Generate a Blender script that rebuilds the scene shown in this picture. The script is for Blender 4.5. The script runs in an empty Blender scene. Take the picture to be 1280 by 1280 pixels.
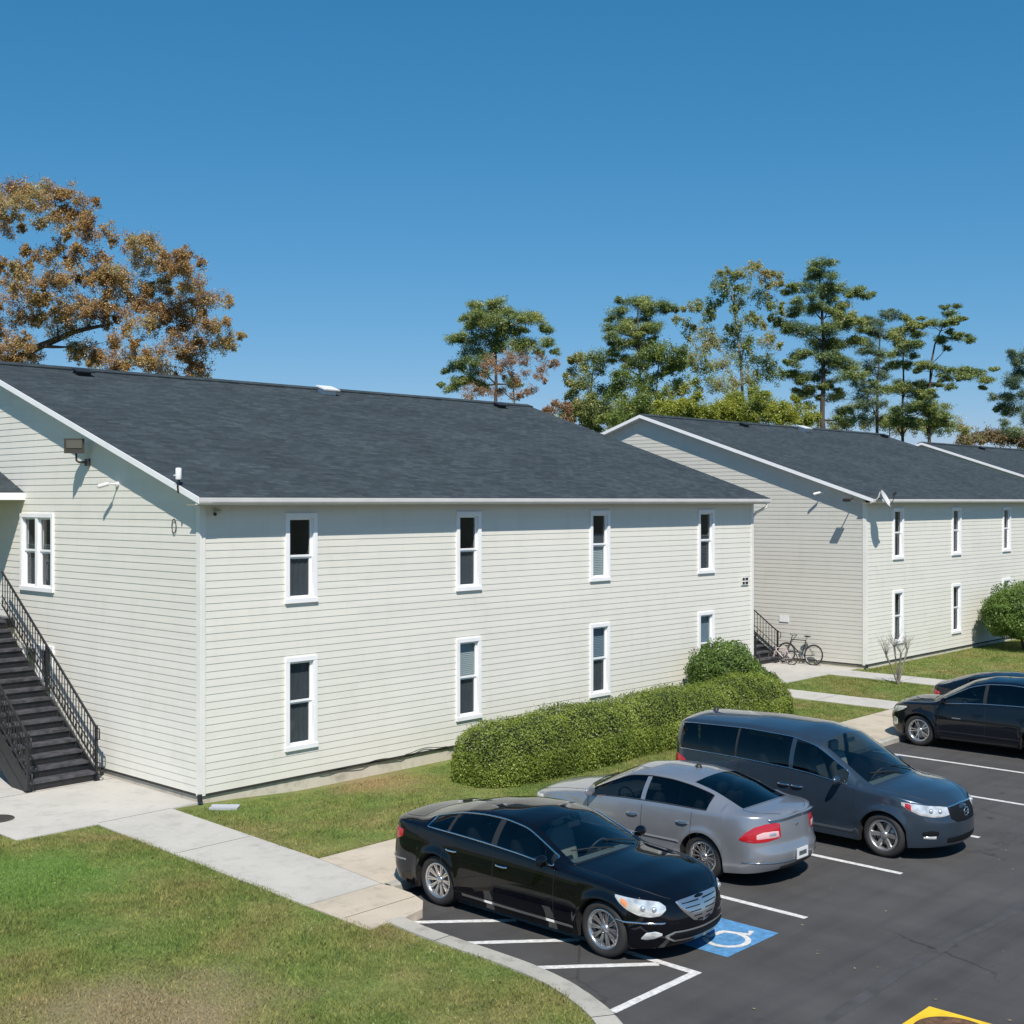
import bpy, math, random
import numpy as np
from mathutils import Vector, Matrix
random.seed(7)
rng = np.random.default_rng(11)
SC = bpy.context.scene
COL = SC.collection
PI = math.pi
R = math.radians

# ------------------------------------------------------------------ materials
def new_mat(name):
    m = bpy.data.materials.new(name); m.use_nodes = True
    nt = m.node_tree
    b = nt.nodes['Principled BSDF']
    return m, nt, b
def N(nt, typ, **kw):
    n = nt.nodes.new(typ)
    for k, v in kw.items():
        if hasattr(n, k): setattr(n, k, v)
        else: n.inputs[k.replace('_', ' ')].default_value = v
    return n
def plain(name, col, rough=.5, metal=0, coat=0, bump=0, bscale=40, spec=.5, var=0, vscale=3):
    m, nt, b = new_mat(name)
    b.inputs['Base Color'].default_value = (*col, 1)
    b.inputs['Roughness'].default_value = rough
    b.inputs['Metallic'].default_value = metal
    b.inputs['Coat Weight'].default_value = coat
    b.inputs['Coat Roughness'].default_value = .03
    b.inputs['Specular IOR Level'].default_value = spec
    tc = N(nt, 'ShaderNodeTexCoord')
    if var:
        no = N(nt, 'ShaderNodeTexNoise'); no.inputs['Scale'].default_value = vscale; no.inputs['Detail'].default_value = 6
        nt.links.new(tc.outputs['Object'], no.inputs['Vector'])
        ra = N(nt, 'ShaderNodeValToRGB')
        ra.color_ramp.elements[0].position = .3; ra.color_ramp.elements[1].position = .7
        ra.color_ramp.elements[0].color = (*[c*(1-var) for c in col], 1)
        ra.color_ramp.elements[1].color = (*[min(1, c*(1+var)) for c in col], 1)
        nt.links.new(no.outputs['Fac'], ra.inputs['Fac']); nt.links.new(ra.outputs['Color'], b.inputs['Base Color'])
    if bump:
        nb = N(nt, 'ShaderNodeTexNoise'); nb.inputs['Scale'].default_value = bscale; nb.inputs['Detail'].default_value = 4
        nt.links.new(tc.outputs['Object'], nb.inputs['Vector'])
        bu = N(nt, 'ShaderNodeBump'); bu.inputs['Strength'].default_value = bump; bu.inputs['Distance'].default_value = .02
        nt.links.new(nb.outputs['Fac'], bu.inputs['Height']); nt.links.new(bu.outputs['Normal'], b.inputs['Normal'])
    return m
def ramp_mix(nt, fac, stops):
    ra = N(nt, 'ShaderNodeValToRGB'); cr = ra.color_ramp
    while len(cr.elements) > 1: cr.elements.remove(cr.elements[-1])
    cr.elements[0].position = stops[0][0]; cr.elements[0].color = (*stops[0][1], 1)
    for p, c in stops[1:]:
        e = cr.elements.new(p); e.color = (*c, 1)
    nt.links.new(fac, ra.inputs['Fac'])
    return ra.outputs['Color']
def noise(nt, vec, scale, detail=4, rough=.5):
    n = N(nt, 'ShaderNodeTexNoise'); n.inputs['Scale'].default_value = scale
    n.inputs['Detail'].default_value = detail; n.inputs['Roughness'].default_value = rough
    if vec is not None: nt.links.new(vec, n.inputs['Vector'])
    return n.outputs['Fac']
def mapping(nt, scale=(1, 1, 1), rot=(0, 0, 0), loc=(0, 0, 0), world=False):
    if world:
        src = N(nt, 'ShaderNodeNewGeometry').outputs['Position']
    else:
        src = N(nt, 'ShaderNodeTexCoord').outputs['Object']
    mp = N(nt, 'ShaderNodeMapping'); mp.inputs['Scale'].default_value = scale; mp.inputs['Rotation'].default_value = rot
    mp.inputs['Location'].default_value = loc
    nt.links.new(src, mp.inputs['Vector'])
    return mp.outputs['Vector']
def mixc(nt, fac, a, b, mode='MIX'):
    m = N(nt, 'ShaderNodeMix'); m.data_type = 'RGBA'; m.blend_type = mode
    for sock, v in ((m.inputs[0], fac), (m.inputs[6], a), (m.inputs[7], b)):
        if isinstance(v, (int, float)): sock.default_value = v
        elif isinstance(v, tuple): sock.default_value = (*v, 1)
        else: nt.links.new(v, sock)
    return m.outputs[2]
def add_bump(nt, b, h, strength=.3, dist=.01):
    bu = N(nt, 'ShaderNodeBump'); bu.inputs['Strength'].default_value = strength; bu.inputs['Distance'].default_value = dist
    nt.links.new(h, bu.inputs['Height']); nt.links.new(bu.outputs['Normal'], b.inputs['Normal'])

M = {}
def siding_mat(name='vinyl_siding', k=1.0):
    m, nt, b = new_mat(name)
    v = mapping(nt, (1, 1, 1), world=True)
    n1 = noise(nt, v, .35, 5, .6)
    c1 = ramp_mix(nt, n1, [(.3, (.715, .702, .645)), (.7, (.758, .742, .684))])
    v2 = mapping(nt, (2.2, 2.2, 7.14), world=True)
    n2 = noise(nt, v2, 1.4, 3, .7)
    c2 = ramp_mix(nt, n2, [(.35, (.975, .98, .98)), (.6, (1, 1, 1))])
    c = mixc(nt, 1.0, c1, c2, 'MULTIPLY')
    # vertical panel seams (short, random)
    v3 = mapping(nt, (.27, .27, 7.14), world=True)
    br = N(nt, 'ShaderNodeTexWhiteNoise'); br.noise_dimensions = '3D'
    fl = N(nt, 'ShaderNodeVectorMath'); fl.operation = 'FLOOR'; nt.links.new(v3, fl.inputs[0]); nt.links.new(fl.outputs[0], br.inputs['Vector'])
    cc = ramp_mix(nt, br.outputs['Value'], [(0, (.955, .955, .955)), (1, (1, 1, 1))])
    c = mixc(nt, 1.0, c, cc, 'MULTIPLY')
    # mildew grime towards the base
    g = noise(nt, mapping(nt, (1.2, 1.2, .5), world=True), 1.6, 6, .65)
    gs = ramp_mix(nt, g, [(.52, (0, 0, 0)), (.75, (1, 1, 1))])
    c = mixc(nt, gs, c, mixc(nt, 1.0, c, (.94, .945, .925), 'MULTIPLY'))
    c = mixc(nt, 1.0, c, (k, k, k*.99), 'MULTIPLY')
    st_ = noise(nt, mapping(nt, (2.6, 2.6, .16), world=True), 1.5, 4, .6)
    c = mixc(nt, 1.0, c, ramp_mix(nt, st_, [(.28, (.965, .965, .96)), (.45, (1, 1, 1))]), 'MULTIPLY')
    nt.links.new(c, b.inputs['Base Color']); b.inputs['Roughness'].default_value = .55
    b.inputs['Specular IOR Level'].default_value = .3
    return m
def shingle_mat():
    m, nt, b = new_mat('asphalt_shingles')
    v = mapping(nt, (1, 1.055, 1))
    br = N(nt, 'ShaderNodeTexBrick'); nt.links.new(v, br.inputs['Vector'])
    br.inputs['Scale'].default_value = 1; br.inputs['Brick Width'].default_value = .30; br.inputs['Row Height'].default_value = .145
    br.inputs['Mortar Size'].default_value = .006; br.inputs['Mortar Smooth'].default_value = .3
    br.inputs['Color1'].default_value = (.030, .041, .047, 1); br.inputs['Color2'].default_value = (.050, .065, .073, 1)
    br.inputs['Mortar'].default_value = (.020, .023, .028, 1); br.offset_frequency = 2
    br.offset = .37
    n1 = noise(nt, v, .5, 5, .6)
    c = mixc(nt, 1.0, br.outputs['Color'], ramp_mix(nt, n1, [(.3, (.82, .83, .85)), (.7, (1.15, 1.15, 1.15))]), 'MULTIPLY')
    n2 = noise(nt, mapping(nt, (2.6, 6.9, 1)), 1.7, 5, .75)
    c = mixc(nt, 1.0, c, ramp_mix(nt, n2, [(.35, (.80, .80, .80)), (.66, (1.28, 1.28, 1.28))]), 'MULTIPLY')
    n3 = noise(nt, v, 130, 2, .6)
    c = mixc(nt, 1.0, c, ramp_mix(nt, n3, [(.3, (.7, .7, .7)), (.7, (1.3, 1.3, 1.3))]), 'MULTIPLY')
    nt.links.new(c, b.inputs['Base Color']); b.inputs['Roughness'].default_value = .9
    b.inputs['Specular IOR Level'].default_value = .25
    add_bump(nt, b, br.outputs['Fac'], -.4, .01)
    return m
def asphalt_mat():
    m, nt, b = new_mat('asphalt')
    v = mapping(nt, world=True)
    n1 = noise(nt, v, .22, 6, .6)
    c = ramp_mix(nt, n1, [(.3, (.062, .062, .063)), (.55, (.076, .075, .076)), (.75, (.090, .088, .088))])
    n2 = noise(nt, v, 160, 3, .7)
    c = mixc(nt, 1.0, c, ramp_mix(nt, n2, [(.3, (.6, .6, .6)), (.5, (1, 1, 1)), (.72, (1.6, 1.6, 1.55))]), 'MULTIPLY')
    n3 = noise(nt, mapping(nt, (1, .35, 1), world=True), 1.3, 6, .6)
    c = mixc(nt, 1.0, c, ramp_mix(nt, n3, [(.35, (.86, .86, .86)), (.65, (1.1, 1.1, 1.1))]), 'MULTIPLY')
    n4 = noise(nt, v, 2.1, 3, .4)   # oil spots
    c = mixc(nt, 1.0, c, ramp_mix(nt, n4, [(.24, (.55, .55, .55)), (.31, (1, 1, 1))]), 'MULTIPLY')
    sp_ = noise(nt, v, 420, 1, .5)
    c = mixc(nt, 1.0, c, ramp_mix(nt, sp_, [(.35, (.8, .8, .8)), (.6, (1, 1, 1)), (.72, (1.7, 1.68, 1.6))]), 'MULTIPLY')
    vo = N(nt, 'ShaderNodeTexVoronoi'); vo.feature = 'DISTANCE_TO_EDGE'; vo.inputs['Scale'].default_value = .28
    wob = noise(nt, v, 1.6, 5, .7)
    wv = N(nt, 'ShaderNodeVectorMath'); wv.operation = 'SCALE'; nt.links.new(v, wv.inputs[0]); wv.inputs['Scale'].default_value = 1.0
    wa = N(nt, 'ShaderNodeVectorMath'); wa.operation = 'ADD'; nt.links.new(wv.outputs[0], wa.inputs[0]); nt.links.new(wob, wa.inputs[1]); nt.links.new(wa.outputs[0], vo.inputs['Vector'])
    ck = ramp_mix(nt, vo.outputs['Distance'], [(0, (.45, .45, .45)), (.0035, (.75, .75, .75)), (.006, (1, 1, 1))])
    msk = noise(nt, v, .33, 2, .5); mk = ramp_mix(nt, msk, [(.5, (0, 0, 0)), (.58, (1, 1, 1))])
    c = mixc(nt, mk, c, mixc(nt, 1.0, c, ck, 'MULTIPLY'))
    tr_ = noise(nt, mapping(nt, (.12, 1.6, 1), world=True), 1.7, 4, .6)
    c = mixc(nt, 1.0, c, ramp_mix(nt, tr_, [(.33, (.84, .84, .85)), (.5, (1, 1, 1)), (.7, (1.07, 1.07, 1.06))]), 'MULTIPLY')
    nt.links.new(c, b.inputs['Base Color']); b.inputs['Roughness'].default_value = .85
    b.inputs['Specular IOR Level'].default_value = .25
    add_bump(nt, b, n2, .35, .006)
    return m
def concrete_mat(name, a, bb, dirt=.8):
    m, nt, b = new_mat(name)
    v = mapping(nt, world=True)
    n1 = noise(nt, v, .7, 6, .6)
    c = ramp_mix(nt, n1, [(.3, a), (.7, bb)])
    n2 = noise(nt, v, 90, 3, .7)
    c = mixc(nt, 1.0, c, ramp_mix(nt, n2, [(.3, (.88, .88, .88)), (.7, (1.1, 1.1, 1.1))]), 'MULTIPLY')
    n3 = noise(nt, v, 3.2, 8, .7)
    c = mixc(nt, 1.0, c, ramp_mix(nt, n3, [(.28, (dirt,)*3), (.5, (1, 1, 1))]), 'MULTIPLY')
    nt.links.new(c, b.inputs['Base Color']); b.inputs['Roughness'].default_value = .85
    b.inputs['Specular IOR Level'].default_value = .25
    add_bump(nt, b, n2, .15, .004)
    return m
def grass_color(nt):
    v = mapping(nt, world=True)
    n1 = noise(nt, v, .55, 6, .62)
    c = ramp_mix(nt, n1, [(.30, (.27, .24, .12)), (.42, (.235, .25, .10)), (.55, (.19, .245, .082)), (.70, (.145, .23, .07))])
    n2 = noise(nt, v, 2.6, 5, .7)
    c = mixc(nt, 1.0, c, ramp_mix(nt, n2, [(.3, (.70, .76, .68)), (.7, (1.3, 1.22, 1.25))]), 'MULTIPLY')
    # dry straw patches: at the bottom left of the near lawn and along the wall
    def blob(loc, r0, r1):
        d = N(nt, 'ShaderNodeVectorMath'); d.operation = 'DISTANCE'
        pos = N(nt, 'ShaderNodeNewGeometry').outputs['Position']
        nt.links.new(pos, d.inputs[0]); d.inputs[1].default_value = loc
        nn = noise(nt, v, 1.3, 5, .6)
        ad = N(nt, 'ShaderNodeMath'); ad.operation = 'MULTIPLY_ADD'; nt.links.new(nn, ad.inputs[0]); ad.inputs[1].default_value = 2.2
        nt.links.new(d.outputs['Value'], ad.inputs[2])
        mr = N(nt, 'ShaderNodeMapRange'); nt.links.new(ad.outputs[0], mr.inputs['Value'])
        mr.inputs['From Min'].default_value = r0; mr.inputs['From Max'].default_value = r1
        mr.inputs['To Min'].default_value = .85; mr.inputs['To Max'].default_value = 0
        return mr.outputs['Result']
    c = mixc(nt, blob((-4.2, -2.2, .1), 1.6, 3.2), c, (.15, .27, .07))
    c = mixc(nt, blob((-5.8, -7.9, .1), 1.7, 2.9), c, (.33, .275, .18))
    c = mixc(nt, blob((3.6, -.5, .1), 1.2, 2.9), c, (.36, .27, .16))
    return c
def lawn_mat():
    m, nt, b = new_mat('lawn_soil')
    c = grass_color(nt)
    v = mapping(nt, world=True)
    n2 = noise(nt, v, 38, 4, .8)
    c = mixc(nt, 1.0, c, ramp_mix(nt, n2, [(.3, (.55, .55, .5)), (.7, (1.25, 1.25, 1.2))]), 'MULTIPLY')
    nt.links.new(c, b.inputs['Base Color']); b.inputs['Roughness'].default_value = .95
    b.inputs['Specular IOR Level'].default_value = .1
    add_bump(nt, b, n2, .8, .03)
    return m
def blade_mat():
    m = bpy.data.materials.new('grass_blades'); m.use_nodes = True
    nt = m.node_tree; nt.nodes.clear()
    c = grass_color(nt)
    g = N(nt, 'ShaderNodeNewGeometry')
    c = mixc(nt, 1.0, c, ramp_mix(nt, g.outputs['Random Per Island'], [(0, (.85, .85, .75)), (.6, (1.25, 1.2, 1.1)), (1, (1.8, 1.6, 1.5))]), 'MULTIPLY')
    d = N(nt, 'ShaderNodeBsdfDiffuse'); t = N(nt, 'ShaderNodeBsdfTranslucent')
    nt.links.new(c, d.inputs['Color']); nt.links.new(c, t.inputs['Color'])
    mx = N(nt, 'ShaderNodeMixShader'); mx.inputs[0].default_value = .35
    nt.links.new(d.outputs[0], mx.inputs[1]); nt.links.new(t.outputs[0], mx.inputs[2])
    o = N(nt, 'ShaderNodeOutputMaterial'); nt.links.new(mx.outputs[0], o.inputs['Surface'])
    return m
def leaf_mat(name, stops, scale=.5, trans=.3, gloss=.08):
    m = bpy.data.materials.new(name); m.use_nodes = True
    nt = m.node_tree; nt.nodes.clear()
    g = N(nt, 'ShaderNodeNewGeometry')
    n1 = noise(nt, g.outputs['Position'], scale, 3, .5)
    mx0 = N(nt, 'ShaderNodeMath'); mx0.operation = 'MULTIPLY_ADD'
    nt.links.new(g.outputs['Random Per Island'], mx0.inputs[0]); mx0.inputs[1].default_value = .34
    sb = N(nt, 'ShaderNodeMath'); sb.operation = 'SUBTRACT'; nt.links.new(n1, sb.inputs[0]); sb.inputs[1].default_value = .17
    nt.links.new(sb.outputs[0], mx0.inputs[2])
    c = ramp_mix(nt, mx0.outputs[0], stops)
    d = N(nt, 'ShaderNodeBsdfDiffuse'); t = N(nt, 'ShaderNodeBsdfTranslucent'); gl = N(nt, 'ShaderNodeBsdfGlossy')
    gl.inputs['Roughness'].default_value = .45; gl.inputs['Color'].default_value = (.9, .95, .9, 1)
    nt.links.new(c, d.inputs['Color']); nt.links.new(c, t.inputs['Color'])
    mx = N(nt, 'ShaderNodeMixShader'); mx.inputs[0].default_value = trans
    nt.links.new(d.outputs[0], mx.inputs[1]); nt.links.new(t.outputs[0], mx.inputs[2])
    m2 = N(nt, 'ShaderNodeMixShader'); m2.inputs[0].default_value = gloss
    nt.links.new(mx.outputs[0], m2.inputs[1]); nt.links.new(gl.outputs[0], m2.inputs[2])
    o = N(nt, 'ShaderNodeOutputMaterial'); nt.links.new(m2.outputs[0], o.inputs['Surface'])
    return m
def glass_mat(name, tint, rough=.01, ior=1.5, base_reflect=.0):
    m = bpy.data.materials.new(name); m.use_nodes = True
    nt = m.node_tree; nt.nodes.clear()
    fr = N(nt, 'ShaderNodeLayerWeight'); fr.inputs['Blend'].default_value = .5
    pw = N(nt, 'ShaderNodeMath'); pw.operation = 'POWER'; nt.links.new(fr.outputs['Facing'], pw.inputs[0]); pw.inputs[1].default_value = 4.0
    ad = N(nt, 'ShaderNodeMath'); ad.operation = 'MULTIPLY_ADD'; ad.inputs[1].default_value = .9; ad.inputs[2].default_value = base_reflect
    ad.use_clamp = True
    nt.links.new(pw.outputs[0], ad.inputs[0])
    tr = N(nt, 'ShaderNodeBsdfTransparent'); tr.inputs['Color'].default_value = (*tint, 1)
    gl = N(nt, 'ShaderNodeBsdfGlossy'); gl.inputs['Roughness'].default_value = rough
    mx = N(nt, 'ShaderNodeMixShader'); nt.links.new(ad.outputs[0], mx.inputs[0])
    nt.links.new(tr.outputs[0], mx.inputs[1]); nt.links.new(gl.outputs[0], mx.inputs[2])
    o = N(nt, 'ShaderNodeOutputMaterial'); nt.links.new(mx.outputs[0], o.inputs['Surface'])
    return m
def paint_mat(name, col, metal=.3, rough=.35, coat=1.0):
    m, nt, b = new_mat(name)
    # painted outside, dark cabin lining inside; faint dust variation
    g = N(nt, 'ShaderNodeNewGeometry')
    n1 = noise(nt, mapping(nt), 2.5, 5, .6)
    c = mixc(nt, 1.0, col, ramp_mix(nt, n1, [(.3, (.94, .94, .94)), (.7, (1.06, 1.06, 1.06))]), 'MULTIPLY')
    sx = N(nt, 'ShaderNodeSeparateXYZ'); nt.links.new(g.outputs['Normal'], sx.inputs[0])
    nd = noise(nt, mapping(nt), 5.5, 6, .7)
    dd_ = .004 if max(col) < .02 else .02
    dm = ramp_mix(nt, nd, [(.35, (.0, .0, .0)), (.8, (dd_,)*3)])
    c = mixc(nt, dm, c, (.35, .33, .28))
    c = mixc(nt, g.outputs['Backfacing'], c, (.03, .03, .032))
    nt.links.new(c, b.inputs['Base Color'])
    b.inputs['Metallic'].default_value = metal; b.inputs['Roughness'].default_value = rough
    b.inputs['Coat Weight'].default_value = coat; b.inputs['Coat Roughness'].default_value = .02; b.inputs['Specular IOR Level'].default_value = .0 if max(col) < .05 else .4
    return m

M['siding'] = siding_mat(); M['siding_darker'] = siding_mat('darker_vinyl_siding', .80)  # second one is the same siding in an evenly darker tone
M['shingle'] = shingle_mat()
M['asphalt'] = asphalt_mat()
M['walk'] = concrete_mat('sidewalk_concrete', (.44, .43, .395), (.52, .50, .46))
M['walkold'] = concrete_mat('tan_old_concrete', (.44, .39, .31), (.56, .49, .40), .75)
M['curb'] = concrete_mat('curb_concrete', (.36, .35, .31), (.47, .45, .40), .6)
M['found'] = concrete_mat('foundation_concrete', (.50, .46, .38), (.64, .60, .51), .6)
M['lawn'] = lawn_mat()
M['blade'] = blade_mat()
M['field'] = plain('field', (.11, .12, .07), .95, var=.25, vscale=.05)
M['white'] = plain('white_trim', (.84, .85, .87), .45, var=.05, vscale=1.5)
M['whitedull'] = plain('dull_white_trim', (.76, .755, .71), .5, var=.06, vscale=2)
M['gutter'] = plain('gutter_metal', (.62, .61, .60), .35, var=.06, vscale=2)
M['soffit'] = plain('soffit_panel', (.34, .31, .24), .6)  # olive-brown colour includes the tint of light bounced off the grass
M['dark'] = plain('dark_void', (.007, .008, .010), .6, spec=.15)
M['winglass'] = glass_mat('window_glass', (.75, .8, .82), .015, 1.3, .045)
M['room'] = plain('room_dark', (.045, .05, .056), .9)
M['blind'] = plain('window_blind', (.50, .55, .54), .7, bump=.2, bscale=20)
M['blue_blind'] = plain('blue_curtain', (.23, .31, .36), .8, bump=.3, bscale=15)
M['grey_blind'] = plain('grey_curtain', (.075, .085, .095), .8, bump=.3, bscale=15)
M['darkline'] = plain('dark_gap', (.03, .03, .028), .8)
M['blackmetal'] = plain('black_painted_steel', (.016, .017, .02), .45, var=.3, vscale=8)
M['tread'] = plain('worn_black_tread', (.062, .062, .072), .6, var=.5, vscale=6, bump=.3, bscale=60)
M['bronze'] = plain('bronze_fixture', (.05, .045, .04), .5)
M['lampglass'] = plain('lamp_lens', (.11, .11, .095), .3)
M['camwhite'] = plain('white_plastic', (.75, .76, .77), .35)
M['beige'] = plain('beige_plastic', (.55, .50, .38), .5)
M['line'] = plain('white_road_paint', (.60, .60, .59), .75, var=.24, vscale=16)
M['blue'] = plain('blue_road_paint', (.085, .25, .47), .75, var=.28, vscale=9)
M['yellow'] = plain('yellow_road_paint', (.80, .52, .02), .65, var=.12, vscale=6)
M['rust'] = plain('rusty_iron', (.12, .065, .035), .8, var=.6, vscale=9, bump=.8, bscale=25)
M['seam'] = plain('asphalt_seam', (.058, .058, .060), .85, var=.25, vscale=3, bump=.3, bscale=90)
M['bark'] = plain('bark', (.075, .06, .048), .9, bump=.8, bscale=6, var=.3, vscale=2)
M['barkpale'] = plain('pale_bark', (.20, .18, .155), .9, bump=.5, bscale=9, var=.3, vscale=4)
M['rubber'] = plain('tyre_rubber', (.022, .022, .023), .75, bump=.2, bscale=50)
M['rim'] = plain('alloy', (.62, .62, .63), .22, metal=.9)
M['rimdull'] = plain('dull_alloy', (.42, .42, .42), .35, metal=.8)
M['chrome'] = plain('chrome', (.85, .86, .88), .08, metal=1)
M['blackplastic'] = plain('black_plastic', (.018, .018, .019), .5)
M['underbody'] = plain('underbody', (.008, .008, .008), .9)
M['carglass'] = glass_mat('windscreen_glass', (.62, .72, .72), .01, 1.5, .10)
M['tintglass'] = glass_mat('tinted_glass', (.11, .135, .155), .01, 1.5, .06)
M['seat'] = plain('grey_seat', (.30, .29, .27), .7)
M['seatdark'] = plain('dark_seat', (.05, .05, .052), .6)
M['dash'] = plain('dashboard', (.16, .17, .165), .6)
M['lamp'] = plain('headlamp_lens', (.72, .74, .74), .08, metal=.45, coat=1, var=.35, vscale=9)
M['amber'] = plain('amber_lens', (.75, .28, .10), .15, coat=1)
M['red'] = plain('red_lens', (.42, .012, .02), .12, coat=1)
M['pinklens'] = plain('clear_red_lens', (.68, .42, .44), .12, coat=1)
M['pinkpaint'] = plain('pale_pink_paint', (.75, .58, .62), .35)
M['splash'] = plain('grey_block', (.42, .44, .48), .6)
M['silverpart'] = plain('silver_moulding', (.42, .43, .45), .35, metal=.4)
M['plate'] = plain('licence_plate', (.68, .70, .72), .4)
M['glare'] = plain('reflector', (.9, .92, .94), .12, metal=.8)
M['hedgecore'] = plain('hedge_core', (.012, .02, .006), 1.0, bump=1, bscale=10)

# ------------------------------------------------------------------ mesh helpers
def link(name, me, mat=None, parent=None, loc=None, smooth=False):
    o = bpy.data.objects.new(name, me); COL.objects.link(o)
    if mat is not None:
        for mm in (mat if isinstance(mat, (list, tuple)) else [mat]): me.materials.append(mm)
    if parent is not None: o.parent = parent
    if loc is not None: o.location = loc
    if smooth:
        me.polygons.foreach_set('use_smooth', [True]*len(me.polygons))
    return o
class MB:
    def __init__(s): s.v = []; s.f = []; s.mi = []; s.sm = []; s.cm = 0; s.cs = False
    def add(s, vs, fs, smooth=None):
        b = len(s.v); s.v += [tuple(v) for v in vs]
        for f in fs:
            s.f.append(tuple(i+b for i in f)); s.mi.append(s.cm); s.sm.append(s.cs if smooth is None else smooth)
    def box(s, x0, x1, y0, y1, z0, z1):
        s.add([(x0, y0, z0), (x1, y0, z0), (x1, y1, z0), (x0, y1, z0), (x0, y0, z1), (x1, y0, z1), (x1, y1, z1), (x0, y1, z1)],
              [(0, 3, 2, 1), (4, 5, 6, 7), (0, 1, 5, 4), (1, 2, 6, 5), (2, 3, 7, 6), (3, 0, 4, 7)], False)
    def obox(s, c, ax, ay, az, hx, hy, hz):
        c = Vector(c); ax = Vector(ax).normalized()*hx; ay = Vector(ay).normalized()*hy; az = Vector(az).normalized()*hz
        vs = [c-ax-ay-az, c+ax-ay-az, c+ax+ay-az, c-ax+ay-az, c-ax-ay+az, c+ax-ay+az, c+ax+ay+az, c-ax+ay+az]
        s.add(vs, [(0, 3, 2, 1), (4, 5, 6, 7), (0, 1, 5, 4), (1, 2, 6, 5), (2, 3, 7, 6), (3, 0, 4, 7)], False)
    def bar(s, a, b, w, h=None, up=(0, 0, 1)):
        a = Vector(a); b = Vector(b); d = (b-a); L = d.length
        if L < 1e-6: return
        d.normalize(); up = Vector(up)
        if abs(d.dot(up)) > .98: up = Vector((1, 0, 0))
        sx = d.cross(up).normalized(); sz = sx.cross(d)
        s.obox((a+b)/2, d, sx, sz, L/2, w/2, (h or w)/2)
    def tube(s, pts, r, n=8, cap=True, closed=False):
        pts = [Vector(p) for p in pts]; m = len(pts)
        rs = r if isinstance(r, (list, tuple)) else [r]*m
        rings = []; ref = None
        for i, p in enumerate(pts):
            if closed: d = pts[(i+1) % m]-pts[i-1]
            else: d = pts[min(i+1, m-1)]-pts[max(i-1, 0)]
            if d.length < 1e-9: d = Vector((0, 0, 1))
            d.normalize()
            if ref is None:
                ref = Vector((0, 0, 1)) if abs(d.z) < .9 else Vector((1, 0, 0))
            u = (ref-d*ref.dot(d))
            if u.length < 1e-6: u = d.orthogonal()
            u.normalize(); w = d.cross(u); ref = u
            rings.append([p+(u*math.cos(2*PI*k/n)+w*math.sin(2*PI*k/n))*rs[i] for k in range(n)])
        vs = [v for rg in rings for v in rg]; fs = []
        for i in range(m if closed else m-1):
            j = (i+1) % m
            for k in range(n):
                fs.append((i*n+k, i*n+(k+1) % n, j*n+(k+1) % n, j*n+k))
        s.add(vs, fs, True)
        if cap and not closed:
            s.add(rings[0], [tuple(reversed(range(n)))], False); s.add(rings[-1], [tuple(range(n))], False)
    def lathe(s, prof, n=32, M4=None):  # prof: (r, h) axis = local Z
        vs = []; fs = []
        for (r, h) in prof:
            for k in range(n):
                a = 2*PI*k/n; v = Vector((r*math.cos(a), r*math.sin(a), h))
                vs.append(M4 @ v if M4 else v)
        for i in range(len(prof)-1):
            for k in range(n):
                fs.append((i*n+k, i*n+(k+1) % n, (i+1)*n+(k+1) % n, (i+1)*n+k))
        s.add(vs, fs, True)
    def sphere(s, c, rx, ry=None, rz=None, n=12):
        ry = ry or rx; rz = rz or rx; vs = []; fs = []
        for i in range(n+1):
            t = PI*i/n
            for k in range(n*2):
                a = PI*k/n
                vs.append((c[0]+rx*math.sin(t)*math.cos(a), c[1]+ry*math.sin(t)*math.sin(a), c[2]+rz*math.cos(t)))
        for i in range(n):
            for k in range(n*2):
                fs.append((i*2*n+k, (i+1)*2*n+k, (i+1)*2*n+(k+1) % (2*n), i*2*n+(k+1) % (2*n)))
        s.add(vs, fs, True)
    def poly(s, pts, z0, z1):  # prism from xy polygon (ccw)
        n = len(pts)
        vs = [(x, y, z0) for x, y in pts]+[(x, y, z1) for x, y in pts]
        fs = [tuple(range(n, 2*n)), tuple(reversed(range(n)))]
        for i in range(n): fs.append((i, (i+1) % n, n+(i+1) % n, n+i))
        s.add(vs, fs, False)
    def build(s, name, mat, parent=None, loc=None):
        me = bpy.data.meshes.new(name); me.from_pydata(s.v, [], s.f)
        o = link(name, me, mat, parent, loc)
        me.polygons.foreach_set('material_index', s.mi); me.polygons.foreach_set('use_smooth', s.sm); me.update()
        return o
def tag(o, label, cat, group=None):
    o['label'] = label; o['category'] = cat
    if group: o['group'] = group
    return o
def thing(name, loc, label, cat, group=None, rz=0):
    o = bpy.data.objects.new(name, None); COL.objects.link(o); o.location = loc; o.rotation_euler = (0, 0, rz)
    o.empty_display_size = .2
    return tag(o, label, cat, group)
def struct(o): o['kind'] = 'structure'; return o
def quads_mesh(name, V, k, mat, parent=None):
    """V: (n,k,3) array of separate k-gons"""
    n = V.shape[0]
    me = bpy.data.meshes.new(name)
    me.vertices.add(n*k); me.vertices.foreach_set('co', V.reshape(-1).astype(np.float32))
    me.loops.add(n*k); me.loops.foreach_set('vertex_index', np.arange(n*k, dtype=np.int32))
    me.polygons.add(n); me.polygons.foreach_set('loop_start', np.arange(0, n*k, k, dtype=np.int32))
    try: me.polygons.foreach_set('loop_total', np.full(n, k, dtype=np.int32))
    except Exception: pass
    me.update(calc_edges=True); me.validate()
    return link(name, me, mat, parent)

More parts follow.
